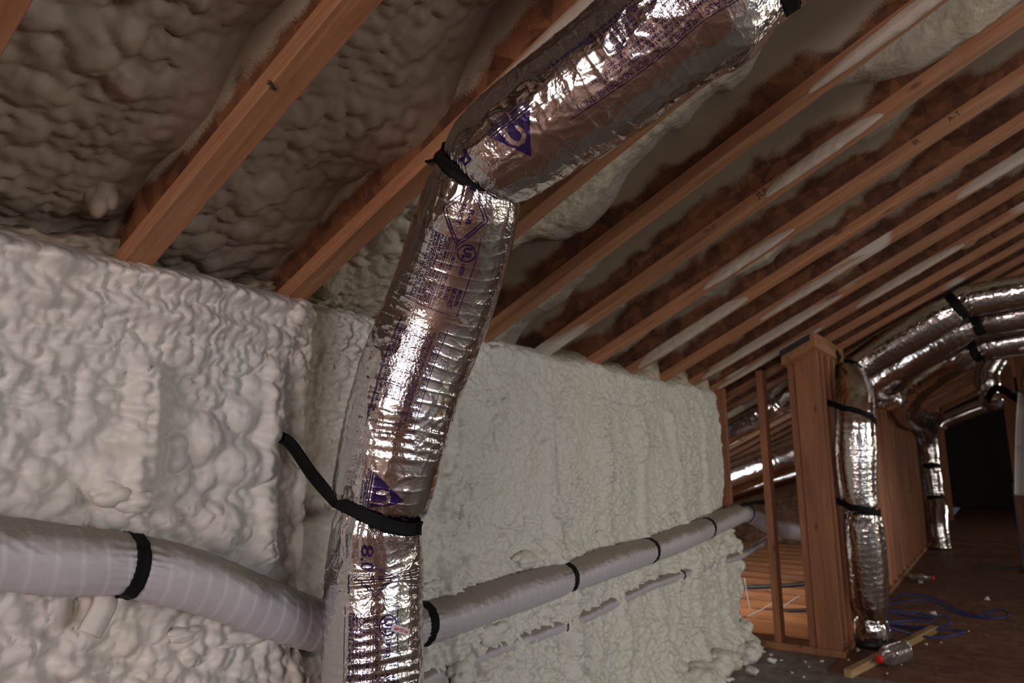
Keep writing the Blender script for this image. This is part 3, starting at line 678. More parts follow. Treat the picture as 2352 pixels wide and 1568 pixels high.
def ring(cx, cy, r, wd, a0=0, a1=360, n_=28):
    out = []
    for i in range(n_):
        t0, t1 = R0(a0 + (a1 - a0) * i / n_), R0(a0 + (a1 - a0) * (i + 1) / n_)
        out.append([(cx + (r - wd / 2) * math.cos(t), cy + (r - wd / 2) * math.sin(t)) for t in (t0, t1)] + [(cx + (r + wd / 2) * math.cos(t), cy + (r + wd / 2) * math.sin(t)) for t in (t1, t0)])
    return out
def txt(body, size, s, v, bold=.0, sx=1.0, ax='LEFT', name='lettering', rot=0.0, off=.0011): return wrap(text_me(body, size, bold, ax, sx), name, M['ink'], s, v, rot=rot, off=off)
def lines(polys, name='printed_frame', s=0, v=0, rot=0): return wrap(poly_me(polys), name, M['ink'], s, v, rot=rot)
SMALL = ["RECOMMENDED OPERATING PRESSURE: WITH 90\u00b0", "BENDS AND LINE TEMPERATURE PER ADC-FD-72-R1", "4 IN. WG   12 DIA. AND UNDER   6 IN. WG", "SEE DATA SHEET FOR SPECIFIC DIAMETER", "AND APPLICATION   INSTALL PER ADC",
         "900 FPM   10 IN. WG   1 IN. WG NEG", "R.R. CERTIFICATION   SEE PACKAGE LABEL", "CLASS 1 AIR DUCT   UL 181 LISTED", "COMPLIANCE: CERTIFICATION NFPA 90A, 90B", "R.R. EVALUATION REPORT NO. ER-9516-01D, UL/GREENGUARD GOLD"]
def class_box(s0, s1, vb=-.052, vt=.052):
    L = s1 - s0
    lines(seg((s0, vt), (s1, vt), .0011) + seg((s0 + .005, vb), (s1 + .01, vb), .0011))
    txt('CLASS 1 FLEXIBLE DUCT (FOR INDOOR USE ONLY)', .0150, s0 + .012, vt - .009, sx=(L - .02) / .36)
    for i, t in enumerate(SMALL):
        me = text_me(t, .0078, .00012); w_ = max(v.co.x for v in me.vertices); me.transform(Matrix.Diagonal((min(1.25, (L - .03) / w_), 1, 1, 1)))
        wrap(me, 'lettering', M['ink'], s0 + .02 + (.012 if i % 3 else 0), vt - .0215 - i * .0082)
    lines(seg((s0 + L * .55, vt - .018), (s0 + L * .55, vt - .034), .0009))
def ul_box(s0, s1, vb=-.055, vt=.055):
    lines(seg((s0, vt), (s1, vt), .0011) + seg((s0, vb), (s1, vb), .0011) + seg((s1, vb), (s1, vt), .0011) + seg((s0, vt - .052), (s1, vt - .052), .0009) + seg((s0, vt - .058), (s1, vt - .058), .0009))
    lines(ring(0, 0, .0185, .0028), 'certification_mark', s0 + .035, vt - .022)
    txt('UL', .023, s0 + .035, vt - .022, .0008, ax='CENTER')
    txt('LISTED', .0115, s0 + .060, vt - .022, .0003); txt('R', .006, s0 + .057, vt - .036)
    txt('AIR DUCT', .0115, s0 + .125, vt - .022, .0002); txt('UL 181', .0115, s0 + .128, vt - .034, .0002); txt('MH25596', .0105, s0 + .128, vt - .010, .0002)
    txt('CLASS 1   AIR DUCT   UL 181   NO. 9276', .0085, s0 + .010, vt - .046, .0002)
    for i, t in enumerate(['TESTED AND CLASSIFIED IN ACCORDANCE', 'WITH UL 181   CLASS 1 AIR DUCT', 'FLAME SPREAD NOT OVER 25', 'SMOKE DEVELOPED NOT OVER 50', 'MAX POSITIVE 10 IN. WG', 'INSTALL PER INSTRUCTIONS']):
        me = text_me(t, .0080, .00012); w_ = max(v.co.x for v in me.vertices); me.transform(Matrix.Diagonal(((s1 - s0 - .02) / w_, 1, 1, 1)))
        wrap(me, 'lettering', M['ink'], s0 + .010, vt - .064 - i * .0077)
def maker(s0, v0):
    """triangle emblem with a hooked ribbon left blank, bars and the maker's name beside it"""
    a, b, c = (-.044, -.022), (.044, -.022), (.004, .046)
    # cover the triangle with small cells, leaving the hook clear
    hook = [(.020, -.024), (.021, -.008), (.018, .006), (.010, .014), (.0, .014), (-.008, .008), (-.010, -.002), (-.006, -.010)]
    polys = []; st_ = .0016
    def inside(x, y):
        def sgn(p, q_): return (x - q_[0]) * (p[1] - q_[1]) - (p[0] - q_[0]) * (y - q_[1])
        d1, d2, d3 = sgn(a, b), sgn(b, c), sgn(c, a); return (d1 < 0) == (d2 < 0) == (d3 < 0)
    def dist(x, y):
        m_ = 9
        for p, q_ in zip(hook[:-1], hook[1:]):
            px, py = q_[0] - p[0], q_[1] - p[1]; t = max(0, min(1, ((x - p[0]) * px + (y - p[1]) * py) / (px * px + py * py))); m_ = min(m_, math.hypot(x - p[0] - t * px, y - p[1] - t * py))
        return m_
    nx = int(.09 / st_)
    for i in range(nx):
        for j in range(int(.07 / st_)):
            x_, y_ = -.045 + i * st_, -.022 + j * st_
            if inside(x_ + st_ / 2, y_ + st_ / 2) and dist(x_ + st_ / 2, y_ + st_ / 2) > .0046: polys.append([(x_, y_), (x_ + st_, y_), (x_ + st_, y_ + st_), (x_, y_ + st_)])
    lines(polys, 'emblem', s0, v0)
    lines(seg((-.046, -.0265), (.046, -.0265), .0030) + seg((-.048, -.0315), (.048, -.0315), .0022), 'emblem_bar', s0, v0)
    txt('ATCO', .0072, s0 - .050, v0 - .0375, .0002); txt('RUBBER PRODUCTS, INC.', .0072, s0 - .028, v0 - .0375, .0002, sx=.92); txt('WWW.ATCOFLEX.COM', .0058, s0 - .026, v0 - .0450, .0001)
    txt('\u00ae', .008, s0 + .056, v0 - .024)
def diamond(s0, v0):
    for r in (.050, .042):
        p = [(-r * 1.05, 0), (0, r), (r * 1.05, 0), (0, -r)]; lines(sum((seg(p[i], p[(i + 1) % 4], .0016) for i in range(4)), []), 'diamond_frame', s0, v0)
    txt('R-8', .016, s0, v0 + .010, .0005, ax='CENTER'); txt('DUCT', .012, s0, v0 - .008, .0003, ax='CENTER')
    for sg, tx in ((1, 'CERTIFIED'), (-1, 'THERMAL')):
        txt(tx, .007, s0 + .025, v0 + sg * .023, ax='CENTER', rot=-sg * .78)
class_box(.15, .475, -.075, .062)
maker(.570, .030)
txt('R', .040, .655, .000, .0002)
diamond(.770, .00)
ul_box(.800, .995, -.075, .045)
class_box(1.035, 1.29, -.058, .038)
maker(1.425, .006)
txt('8.0', .042, 1.512, -.012, .0004)
lines(seg((1.585, -.05), (1.645, -.048), .002), 'printed_rule')
diamond(1.600, .010)
ul_box(1.668, 1.90, -.055, .060)
# small white sticker
bm_ = poly_me([[(-.024, -.0065), (.024, -.0065), (.024, .0065), (-.024, .0065)]])
stk = wrap(bm_, 'sticker', M['sticker'], 1.715, .067, off=.0022, rot=-1.95, maxe=.008); stk['label'] = 'small white sticker with red print'
me = text_me('PV (23-09)', .0085, .0002, 'CENTER'); wrap(me, 'sticker_lettering', M['red_ink'], 1.715, .067, off=.0030, rot=-1.95, parent=stk)

# ------------------------------------------------------------------ straps
def ribbon(name, pts, width, wdir, m, thick=.0025, parent=None, n=16, crease=.0):
    """flat webbing: pts is the centre line, wdir the width direction at each point"""
    P_ = cr(np.array([(*p, *d) for p, d in zip(pts, wdir)]), n); c = P_[:, :3]; d = P_[:, 3:]; d /= np.linalg.norm(d, axis=1, keepdims=True)
    T = np.gradient(c, axis=0); T /= np.linalg.norm(T, axis=1, keepdims=True); d = d - (d * T).sum(1, keepdims=True) * T; d /= np.linalg.norm(d, axis=1, keepdims=True)
    N_ = np.cross(T, d); k = 7; rows = []
    for sgn in (1, -1):
        us = np.linspace(-1, 1, k) * sgn
        rows.append(np.stack([c + d * (width / 2 * u) + N_ * (sgn * thick / 2 + crease * math.cos(u * 2.4)) for u in us], 1))
    G_ = np.concatenate(rows, 1); G_ = np.concatenate([np.repeat(c[:1, None], 2 * k, 1), G_, np.repeat(c[-1:, None], 2 * k, 1)])
    return link(name, grid_me(name, G_, True), m, parent)
def hoop(path, s0, th0, th1, tilt=0.0, off=.003, n=22, disp=None):
    t = np.linspace(th0, th1, n); s_ = s0 + tilt * np.sin(t); o = np.full(n, off)
    if disp is not None: o = o + disp(s_, t)
    p = path.surf(s_, t, o); T = path.frame(s_)[2]; return [tuple(a) for a in p], [tuple(a) for a in T]
# strap of the top bend: from the second joist, under the bend, up behind
pts, wd = hoop(DP, .705, -1.35, 1.75, 0, .003, disp=lambda s, t: duct_disp(s, t) * .3)
j2 = (1.09, .86, joist_z(.86)); 
pts = [(1.072, .905, joist_z(.905) - .003), (1.060, .925, joist_z(.925) - .006)] + pts[1:]; wd = [(.2, -.9, .45), (.2, -.9, .4)] + wd[1:]
s2 = ribbon('hanging_strap', pts, .024, wd, M['strap'], .0035, crease=.002); tag(s2, 'black webbing strap cinched round the upper bend of the big duct', 'strap')
kb = ribbon('strap_end', [(1.035, .945, joist_z(.945) - .004), (1.045, .915, joist_z(.915) - .012), (1.030, .885, joist_z(.885) - .006)], .022, [(.9, .2, .3)] * 3, M['strap'], .004, s2)
pts, wd = hoop(DP, 1.484, -1.25, 1.35, .014, .003, disp=lambda s, t: duct_disp(s, t) * .3)
pts = [(1.000, 1.385, 1.150), (1.018, 1.345, 1.128), (1.030, 1.28, 1.060)] + pts; wd = [(.35, .0, .9), (.35, .0, .9), (.3, .0, .9)] + wd
for i in range(3): wd[i] = (-.55, 0, -.8)
pts += [(1.24, 1.22, .955), (1.27, 1.40, .96)]; wd += [tuple(wd[-1])] * 2
s1 = ribbon('hanging_strap', pts, .027, wd, M['strap'], .003, crease=.0015); tag(s1, 'black webbing strap from the foam wall round the lower bend of the big duct', 'strap')
pts, wd = hoop(DP, .075, -1.6, 1.8, 0, .003)
s0 = ribbon('hanging_strap', pts, .026, wd, M['strap'], .003); tag(s0, 'black strap at the top end of the big duct, at the upper photo edge', 'strap')

# ------------------------------------------------------------------ grey insulated pipe along the wall
PN = [(-.25, 1.30, 1.12, .056), (.10, 1.31, 1.02, .056), (.36, 1.32, .965, .056), (.462, 1.325, .948, .056), (.559, 1.325, .925, .057), (.661, 1.33, .905, .0545), (.76, 1.33, .872, .057), (.86, 1.335, .830, .056), (1.0, 1.34, .762, .056), (1.116, 1.345, .712, .056), (1.28, 1.35, .664, .056), (1.474, 1.355, .644, .056), (1.64, 1.345, .650, .058), (1.814, 1.35, .654, .058),
      (2.03, 1.350, .656, .058), (2.241, 1.355, .656, .054), (2.60, 1.345, .672, .059), (2.969, 1.355, .672, .054), (3.35, 1.345, .692, .058), (3.707, 1.35, .707, .054), (4.05, 1.34, .735, .056), (4.33, 1.32, .742, .053), (4.55, 1.22, .655, .055), (4.85, 1.08, .590, .056), (5.3, 1.02, .56, .056), (5.9, 1.05, .55, .056)]
def pipe_disp(s, th):
    pitch = .040 - .014 * np.clip((s - 1.6) / 1.0, 0, 1) * 0
    ph = (s / pitch + .55 * np.sin(th + .6) * .5 + th / (2 * np.pi)) % 1.0
    o = .0013 * np.clip(ph * 14, 0, 1) * (1 - ph) + .0008 * (fbm(s * 40, th * 6, 71) - .5)
    dg = (s * 60 + th * 5.5) ; o = o + .0009 * (fbm(dg, th * 1.2 - s * 6, 74, 2) - .5) * 2 * np.clip(fbm(s * 8, th * 2, 76) * 2.5 - .7, 0, 1)
    o = o + .0016 * (fbm(s * 9, th * 2.2, 72) - .5) + .0012 * np.abs(np.sin(40 * s + 9 * th)) * (fbm(s * 6, th * 1.5, 73) > .5) * .3
    for p in PSS: o = o - .004 * np.exp(-((s - p) / .010) ** 2) + np.exp(-np.abs(s - p) / .03) * .0016 * np.sin(th * 22 + 4 * np.sin(th * 3))
    return o
PP = Path(PN, (0, -1, 0)); PX = PP.at(PP.S)[:, 0]
def s_of_x(x): return float(np.interp(x, PP.C[:, 0], PP.S))
PSS = [s_of_x(v) for v in (.663, 1.474, 2.241, 2.969, 3.707, 4.33)]
pipe = empty('insulated_pipe', (0, 1.33, .7)); tag(pipe, 'grey wrapped insulated pipe running the length of the foam wall', 'pipe')
n = int(PP.L / .0030); q = np.linspace(0, PP.L, n); th = np.linspace(0, 2 * np.pi, 110, endpoint=False); Q, TH = np.meshgrid(q, th, indexing='ij'); THc = np.where(TH > np.pi, TH - 2 * np.pi, TH)
link('pipe_jacket', grid_me('pipe_jacket', PP.surf(Q, TH, pipe_disp(Q, THc)) - np.array([0, 1.33, .7]), True), M['jacket'], pipe)
sl = ['black strap round the grey pipe, nearest, left of the big duct', 'black strap round the grey pipe just right of the big duct', 'black strap on the grey pipe, second to the right of the big duct',
      'black strap on the grey pipe, third to the right of the big duct', 'black strap on the grey pipe, fourth to the right of the big duct', 'thin black strap where the grey pipe enters the opening']
for i, s_ in enumerate(PSS):
    pts, wd = hoop(PP, s_, -1.9, 1.9, .006 if i else -.008, .002, disp=lambda s, t: pipe_disp(s, t) * .6)
    up_ = Vector(pts[0]) if pts[0][2] > pts[-1][2] else Vector(pts[-1])
    wv_ = [.026, .030, .028, .026, .022, .008][i]
    r_ = ribbon('hanging_strap', pts, wv_, wd, M['strap'], .0025, crease=.0012); tag(r_, sl[i], 'strap', None)
k = ribbon('hanging_strap', [(4.20, 1.31, .800), (4.27, 1.25, .812), (4.33, 1.17, .812)], .022, [(0, .3, 1)] * 3, M['strap'], .004); tag(k, 'loose black strap end poking out above the pipe at the opening', 'strap')
def blob(name, loc, r, m, seed, flat=1.0, sub=4, parent=None, lump=.28, stretch=(1, 1, 1), rotz=0):
    bm = bmesh.new(); bmesh.ops.create_icosphere(bm, subdivisions=sub, radius=1)
    c = np.array([v.co[:] for v in bm.verts]); random.seed(seed); ctr = np.array([[random.gauss(0, 1) for _ in range(3)] for _ in range(14)]); ctr /= np.linalg.norm(ctr, axis=1, keepdims=True); rr = np.array([random.uniform(.35, .75) for _ in range(14)])
    h = np.zeros(len(c))
    for p_, r_ in zip(ctr, rr):
        d = np.linalg.norm(c - p_, axis=1); h = np.maximum(h, np.sqrt(np.maximum(r_ * r_ - d * d, 0)))
    c = c * (1 - lump + lump * 1.9 * h)[:, None] * np.array(stretch) * r; c[:, 2] *= flat
    cz, sz_ = math.cos(rotz), math.sin(rotz); c = np.stack([c[:, 0] * cz - c[:, 1] * sz_, c[:, 0] * sz_ + c[:, 1] * cz, c[:, 2]], 1)
    zmin = c[:, 2].min()
    for v, p_ in zip(bm.verts, c): v.co = p_
    me = bpy.data.meshes.new(name); bm.to_mesh(me); bm.free(); me.polygons.foreach_set('use_smooth', [True] * len(me.polygons))
    o = link(name, me, m, parent); o.location = loc; return o, zmin
# foam gobs on the wall (parts of the wall)
for i, (x_, z_, r_, st_) in enumerate([(.662, .985, .040, (1, 1.0, .9)), (.690, 1.018, .036, (1.2, .8, .7)), (.650, 1.035, .036, (1.2, .8, .8)), (.71, .99, .020, (1, .8, 1)), (.606, 1.700, .040, (.9, .9, 1.1)),
    (.612, 1.635, .042, (.8, .9, 1.5)), (.652, 1.680, .036, (.9, .9, 1.1)),  (1.02, 1.175, .022, (1, .7, 1)), (1.052, 1.445, .034, (1, .9, 1.0)), (2.05, .745, .05, (1.8, .5, .6)), (2.75, .62, .035, (1.7, .6, .6)), (1.8, .56, .05, (1.6, .6, .8)), (1.62, .50, .05, (1.2, .7, .9)), (2.35, .575, .04, (1.8, .6, .5)), (2.47, .44, .035, (1, .6, 1)), (3.9, .58, .05, (1.4, .7, .9)), (4.15, .56, .035, (.9, .8, 1)), (3.3, .60, .035, (1.6, .6, .7)), (2.65, .79, .04, (2.2, .5, .4)), (3.35, .80, .035, (2.4, .5, .4)), (1.55, .735, .03, (2.0, .6, .6)), (.95, .71, .04, (1.8, .7, .5)), (.82, .745, .03, (1.5, .7, .6)),
    (3.95, .05, .07, (1.3, .9, .8)), (3.6, .06, .08, (1.3, .9, .8)), (3.3, .07, .09, (1.3, .9, .7)), (4.12, .12, .05, (1, .9, 1.2)), (4.18, .33, .05, (.8, .8, 1.3)), (4.2, .45, .04, (.8, .8, 1.2))]):
    yy = wall_y(x_, min(z_, 1.49)) if z_ < 1.48 else 1.425
    o, _ = blob('foam_gob', (x_, yy + (.010 if .9 > x_ or z_ < .5 else .004), z_), r_, M['foam_roof_shaded'] if z_ > 1.48 else M['foam_wall'] if x_ < 1.3 else M['foam_far'], 200 + i, 1.0, 4, wall_left, .32, st_)
# foam-coated strap tail hanging below the pipe
tl = ribbon('strap_tail', [(.640, 1.355, .870), (.628, 1.322, .848), (.615, 1.315, .825), (.600, 1.312, .800)], .040, [(.85, 0, -.45)] * 4, M['foam_wall'], .012, crease=.004); tag(tl, 'foam-coated strap tail hanging under the grey pipe near its nearest strap', 'strap')

# thin pipe partly buried in foam
TNs = [(.9, 1.37, .46, .023), (1.474, 1.365, .494, .023), (1.85, 1.365, .50, .023), (2.222, 1.355, .499, .022), (2.593, 1.365, .503, .024), (2.95, 1.362, .520, .023), (3.328, 1.352, .52, .022), (3.8, 1.352, .515, .023), (4.2, 1.33, .515, .023), (4.6, 1.28, .560, .024), (5.2, 1.18, .60, .024), (5.9, 1.15, .63, .024)]
tp = empty('conduit_pipe', (1.4, 1.35, .5)); tag(tp, 'thin grey pipe half buried in foam below the larger grey pipe', 'pipe')
o, TP = tube('pipe_jacket', [(a - 1.4, b - 1.35, c - .5, r) for a, b, c, r in TNs], M['jacket'], tp, lambda s, t: .0008 * np.sin(s * 120 + t) + .002 * (fbm(s * 10, t * 2, 75) - .5), .008, 28, ref=(0, -1, 0))
TPw = Path(TNs, (0, -1, 0))
for x_, l in ((2.222, 'narrow black strap round the thin lower pipe, nearer the big duct'), (3.328, 'narrow black strap round the thin lower pipe, farther along')):
    s_ = float(np.interp(x_, TPw.C[:, 0], TPw.S)); pts, wd = hoop(TPw, s_, -2, 2, 0, .002); tag(ribbon('hanging_strap', pts, .010, wd, M['strap'], .003), l, 'strap')

# ------------------------------------------------------------------ farther foil ducts
def foil_duct(label, nodes, pins, seed, ds=.008, nth=72, group=None, coarse=1.0):
    o_ = np.array(nodes[-1][:3]); e = empty('foil_duct', tuple(o_)); tag(e, label, 'duct', group)
    p = Path(nodes); n = int(p.L / ds); q = np.linspace(0, p.L, n); th = np.linspace(0, 2 * np.pi, nth, endpoint=False); Q, TH = np.meshgrid(q, th, indexing='ij'); THc = np.where(TH > np.pi, TH - 2 * np.pi, TH)
    P = p.surf(Q, TH, duct_disp(Q, THc, pins, seed, coarse, .034)) - o_
    c0, c1 = p.at(0.0)[:3] - o_, p.at(p.L)[:3] - o_
    P = np.concatenate([np.broadcast_to(c0, (1, nth, 3)), P, np.broadcast_to(c1, (1, nth, 3))])
    link('foil_sleeve', grid_me('foil_sleeve', P, True), M['foil_far'], e); p.root = e; return p
def sat(p, y=None, z=None, x=None):
    k = 1 if y is not None else 2 if z is not None else 0; v = [x, y, z][k]; return float(p.S[np.argmin(np.abs(p.C[:, k] - v))])
def strap_on(p, s, label, wdt=.03, t0=-1.7, t1=1.7, tilt=0.0, lead=None, tail=None):
    pts, wd = hoop(p, s, t0, t1, tilt, .004)
    if lead: pts = lead + pts; wd = [wd[0]] * len(lead) + wd
    if tail: pts = pts + tail; wd = wd + [wd[-1]] * len(tail)
    tag(ribbon('hanging_strap', pts, wdt, wd, M['strap'], .004), label, 'strap')
n1 = [(5.02, -1.3, 2.16, .10), (5.02, -.7, 2.09, .105), (5.02, -.25, 2.04, .10), (5.02, .06, 2.015, .10), (5.01, .145, 1.985, .085), (5.03, .25, 1.925, .108), (5.09, .519, 1.80, .11), (5.13, .70, 1.705, .108), (5.04, .80, 1.625, .088), (4.78, .735, 1.53, .098), (4.52, .690, 1.44, .104), (4.45, .690, 1.28, .105), (4.45, .708, 1.07, .108), (4.46, .716, .89, .100), (4.47, .705, .78, .088), (4.50, .708, .66, .103), (4.54, .716, .45, .105), (4.58, .728, .25, .100), (4.61, .735, .17, .082), (4.63, .738, .09, .100), (4.65, .74, .012, .098)]
PA = Path(n1); pz = [float(PA.S[np.argmin(np.abs(PA.C[:, :3] - np.array(q_)).sum(1))]) for q_ in ((5.01, .145, 1.985), (5.04, .80, 1.625), (4.47, .705, .78), (4.61, .735, .17))]
PA = foil_duct('silver foil duct beside the stud post, down from the rafters to the floor', n1, pz, 100, .006, 96, None, 1.5)
PA_e = PA.root
strap_on(PA, pz[0], 'black strap where the uppermost far duct turns at the rafters', .05)
strap_on(PA, pz[1], 'black strap from the raked plate round the bend of the far duct', .035, -1.6, 1.4, lead=[(4.74, .805, 1.735), (4.80, .80, 1.70)])
s_a = sat(PA, z=1.30)
strap_on(PA, s_a, 'upper black strap tying the upright foil duct to the stud post', .030, -1.25, 1.3, .035, lead=[(4.42, .826, 1.395), (4.41, .815, 1.392)])
strap_on(PA, pz[2], 'lower black strap tying the upright foil duct to the stud post', .036, -1.2, 1.3, .028, lead=[(4.42, .826, .83), (4.41, .815, .825)])
n2 = [(5.72, -1.3, 2.13, .11), (5.72, -.6, 2.06, .115), (5.72, -.1, 2.0, .11), (5.72, .06, 1.985, .09), (5.75, .20, 1.935, .12), (5.85, .40, 1.84, .122), (6.0, .64, 1.724, .12), (6.1, .80, 1.62, .10), (6.15, .74, 1.50, .08), (6.0, .60, 1.50, .05)]
PBp = Path(n2); PB = foil_duct('second far foil duct under the rafters, middle one of three', n2, [sat(PBp, y=.06)], 110, .008, 80, None, 1.5)
strap_on(PB, sat(PB, y=.06), 'black strap round the middle far duct under the rafters', .06)
n3 = [(6.5, -1.3, 2.05, .12), (6.5, -.5, 1.97, .125), (6.5, -.02, 1.92, .12), (6.5, .10, 1.90, .10), (6.56, .22, 1.86, .132), (6.75, .42, 1.77, .135), (7.0, .60, 1.66, .13), (7.25, .70, 1.56, .125), (7.6, .72, 1.48, .12), (8.3, .73, 1.45, .12), (9.1, .74, 1.46, .125), (9.55, .74, 1.38, .12), (9.7, .735, 1.25, .11), (9.72, .73, 1.05, .10), (9.7, .74, .95, .09), (9.72, .735, .85, .11), (9.72, .73, .63, .10), (9.7, .73, .57, .09), (9.68, .72, .45, .12), (9.6, .72, .25, .11), (9.58, .71, .01, .105)]
PCp = Path(n3); pins3 = [sat(PCp, y=.10), float(PCp.S[np.argmin(np.abs(PCp.C[:, 2] - .95) + (PCp.C[:, 0] < 9.3) * 9)]), float(PCp.S[np.argmin(np.abs(PCp.C[:, 2] - .57) + (PCp.C[:, 0] < 9.3) * 9)])]
PC = foil_duct('lowest far foil duct running along the corridor wall to its far end', n3, pins3, 120, .010, 72, None, 1.9)
strap_on(PC, pins3[0], 'black strap round the lowest of the three far ducts under the rafters', .06)
strap_on(PC, pins3[1], 'upper small black strap on the farthest upright duct', .04)
strap_on(PC, pins3[2], 'lower small black strap on the farthest upright duct', .04)
n4 = [(13.0, -.6, 1.95, .11), (13.0, .07, 1.83, .12), (13.0, .50, 1.68, .12), (13.0, .73, 1.58, .11), (13.0, .80, 1.50, .11)]
foil_duct('distant foil duct crossing above the dark corridor end', n4, [], 130, .02, 40)
n5 = [(9.0, -.05, 2.1, .10), (9.0, .05, 1.95, .115), (9.0, .07, 1.82, .125), (9.0, .07, 1.70, .10), (9.0, .06, 1.62, .12), (8.98, .05, 1.55, .06)]
foil_duct('small foil elbow hanging at the right side of the corridor', n5, [.42], 140, .012, 48)
n6 = [(6.4, -.75, 1.9, .15), (6.4, -.42, 1.78, .16), (6.4, -.30, 1.60, .15), (6.4, -.30, 1.45, .12)]
foil_duct('foil duct cut off by the right photo edge', n6, [], 150, .012, 48)
k = ribbon('hanging_strap', [(8.3, .09, 1.60), (8.2, .02, 1.70), (8.1, -.05, 1.68), (8.0, -.17, 1.56)], .07, [(.2, .3, 1)] * 4, M['strap'], .006); tag(k, 'black strap arched beside the small foil elbow at the right edge', 'strap')
# ducts beyond the partition
n7 = [(4.93, .95, 1.60, .085), (4.92, 1.10, 1.525, .100), (4.91, 1.20, 1.465, .09), (4.91, 1.25, 1.44, .080), (4.90, 1.33, 1.40, .100), (4.90, 1.55, 1.295, .105), (4.90, 1.85, 1.15, .105)]
foil_duct('upper foil duct seen through the stud opening', n7, [.34], 160, .008, 64)
n8 = [(5.95, 1.15, 1.20, .13), (5.92, 1.38, 1.11, .135), (5.9, 1.62, 1.02, .135), (5.9, 1.90, .915, .135), (5.9, 2.3, .75, .135)]
foil_duct('lower foil duct seen through the stud opening', n8, [], 170, .009, 64)
n9 = [(7.4, 1.5, .98, .10), (7.4, 2.1, .80, .10), (7.4, 2.7, .60, .10)]
foil_duct('lowest brightly lit foil duct seen through the stud opening', n9, [], 180, .014, 48)
for (a, b, r, l) in (((5.5, 1.1, .20), (5.5, 1.9, .085), .016, 'black cable sagging across the floor joists, upper of two'), ((5.5, 1.1, .01), (5.5, 1.9, -.07), .013, 'black cable across the floor joists, lower of two')):
    m_ = [a[i] * .5 + b[i] * .5 for i in range(3)]; m_[2] -= .012
    o, _ = tube('cable', rb([a, m_, b], r), M['cable_black'], None, None, .03, 12); tag(o, l, 'cable')
for i, P_ in enumerate([[(5.2, 1.63, .22), (5.2, 1.62, .12), (5.2, 1.60, -.02)], [(5.2, 1.62, -.04), (5.2, 1.50, .03), (5.2, 1.40, .10)], [(5.3, 1.50, -.08), (5.3, 1.40, .03), (5.3, 1.28, .12)]]):
    o, _ = tube('string', rb(P_, .0035), M['string'], None, None, .03, 8); tag(o, ['upright white string dangling in the opening', 'white string slanting left of the middle opening stud', 'white string slanting right of the middle opening stud'][i], 'string')

# ------------------------------------------------------------------ right edge of the corridor
rp = empty('stud_post', (10.7, -.12, 0)); tag(rp, 'orange stud post at the right side of the corridor', 'post')
for (x_, y_) in ((0, .07), (.0, -.10), (-.6, -.10), (-1.3, -.12)): box('stud', (x_, x_ + .04, y_ - .14, y_, 0, joist_z(y_ - .12) - .03), M['stud'], rp)
U, V = np.meshgrid(np.linspace(0, 1, 40), np.linspace(0, 1, 50), indexing='ij')
xx = 7.0 + .03 * np.sin(U * 22) * (1 - V * .4) + .02 * (fbm(U * 5, V * 5, 90) - .5); yy = -.145 + .12 * V ** .8 - U * .35; zz = 1.575 - V * .78 - .05 * np.sin(U * 5 + 1) * V
xx = np.where(V > .55, xx - .02, xx)
sh = link('hanging_sheet', grid_me('hanging_sheet', np.stack([xx, yy, zz], -1)), M['sheet']); sh.modifiers.new('s', 'SOLIDIFY').thickness = .004
tag(sh, 'pale sheet hanging at the right photo edge beside the corridor', 'sheet')
hk = empty('sheet_rail', (7.02, -.3, 1.57)); tag(hk, 'thin rail the pale sheet hangs from', 'rail'); box('bar', (-.01, .01, -.35, .2, 0, .015), M['cable_black'], hk)
for (x_, l) in ((-.0, 'l'),): box('hook', (-.008, .008, -.2, -.185, .015, joist_z(-.5) - 1.57 + .005), M['cable_black'], hk)
rd = empty('floor_stand', (8.3, -.03, 0)); tag(rd, 'thin black stand at the lower right edge of the corridor', 'stand')
box('pole', (-.01, .01, -.012, .008, 0, .80), M['cable_black'], rd); box('foot', (-.015, .015, -.05, .36, 0, .012), M['cable_black'], rd); box('foot', (-.25, .25, -.01, .01, 0, .010), M['cable_black'], rd)

# ------------------------------------------------------------------ things on the floor
a_, b_ = Vector((3.923, .752, 0)), Vector((5.181, .474, 0)); L_ = (b_ - a_).length
sp_ = box('lumber_offcut', (0, L_, -.019, .019, 0, .038), M['scrap'], bev=.002); sp_.location = a_; sp_.rotation_euler = (0, 0, math.atan2(b_.y - a_.y, b_.x - a_.x)); tag(sp_, 'pale square lumber offcut lying on the attic floor', 'lumber')
def lathe(name, prof, m, parent, n=28, smooth=True):
    th = np.linspace(0, 2 * np.pi, n, endpoint=False); P = np.array([[(x_, r_ * math.cos(t), r_ * math.sin(t)) for t in th] for x_, r_ in prof]); return link(name, grid_me(name, P, True), m, parent)
def bottle(loc, rz, R_, L_, label, capr=.02):
    e = empty('plastic_bottle', loc); tag(e, label, 'bottle'); e.rotation_euler = (0, 0, rz)
    for t, rr in (('bottle_body', R_),):
        prof = [(.0, .0005), (.0, capr * .8), (.02, capr * .8), (.035, R_ * .55), (.065, R_ * .9), (.09, R_)]
        for k_ in range(6): x_ = .10 + k_ * (L_ - .12) / 6; prof += [(x_, R_), (x_ + .005, R_ * .93), (x_ + .010, R_ * .93), (x_ + .014, R_)]
        prof += [(L_ - .01, R_), (L_, R_ * .8), (L_ + .001, .0005)]
        o = lathe(t, prof, M['bottle'], e); o.location.z = R_ + .001
    c_ = lathe('bottle_cap', [(-.012, .0005), (-.012, capr * .92), (-.009, capr), (.008, capr), (.008, .0005)], M['red_cap'], e); c_.location.z = R_ + .001; c_['label'] = 'red screw cap'
bottle((4.16, .640, 0), -.36, .050, .25, 'crumpled clear plastic bottle with a red cap beside the lumber offcut', .021)
bottle((7.15, .625, 0), 1.9, .030, .18, 'small far bottle with a red cap lying in the corridor', .02)
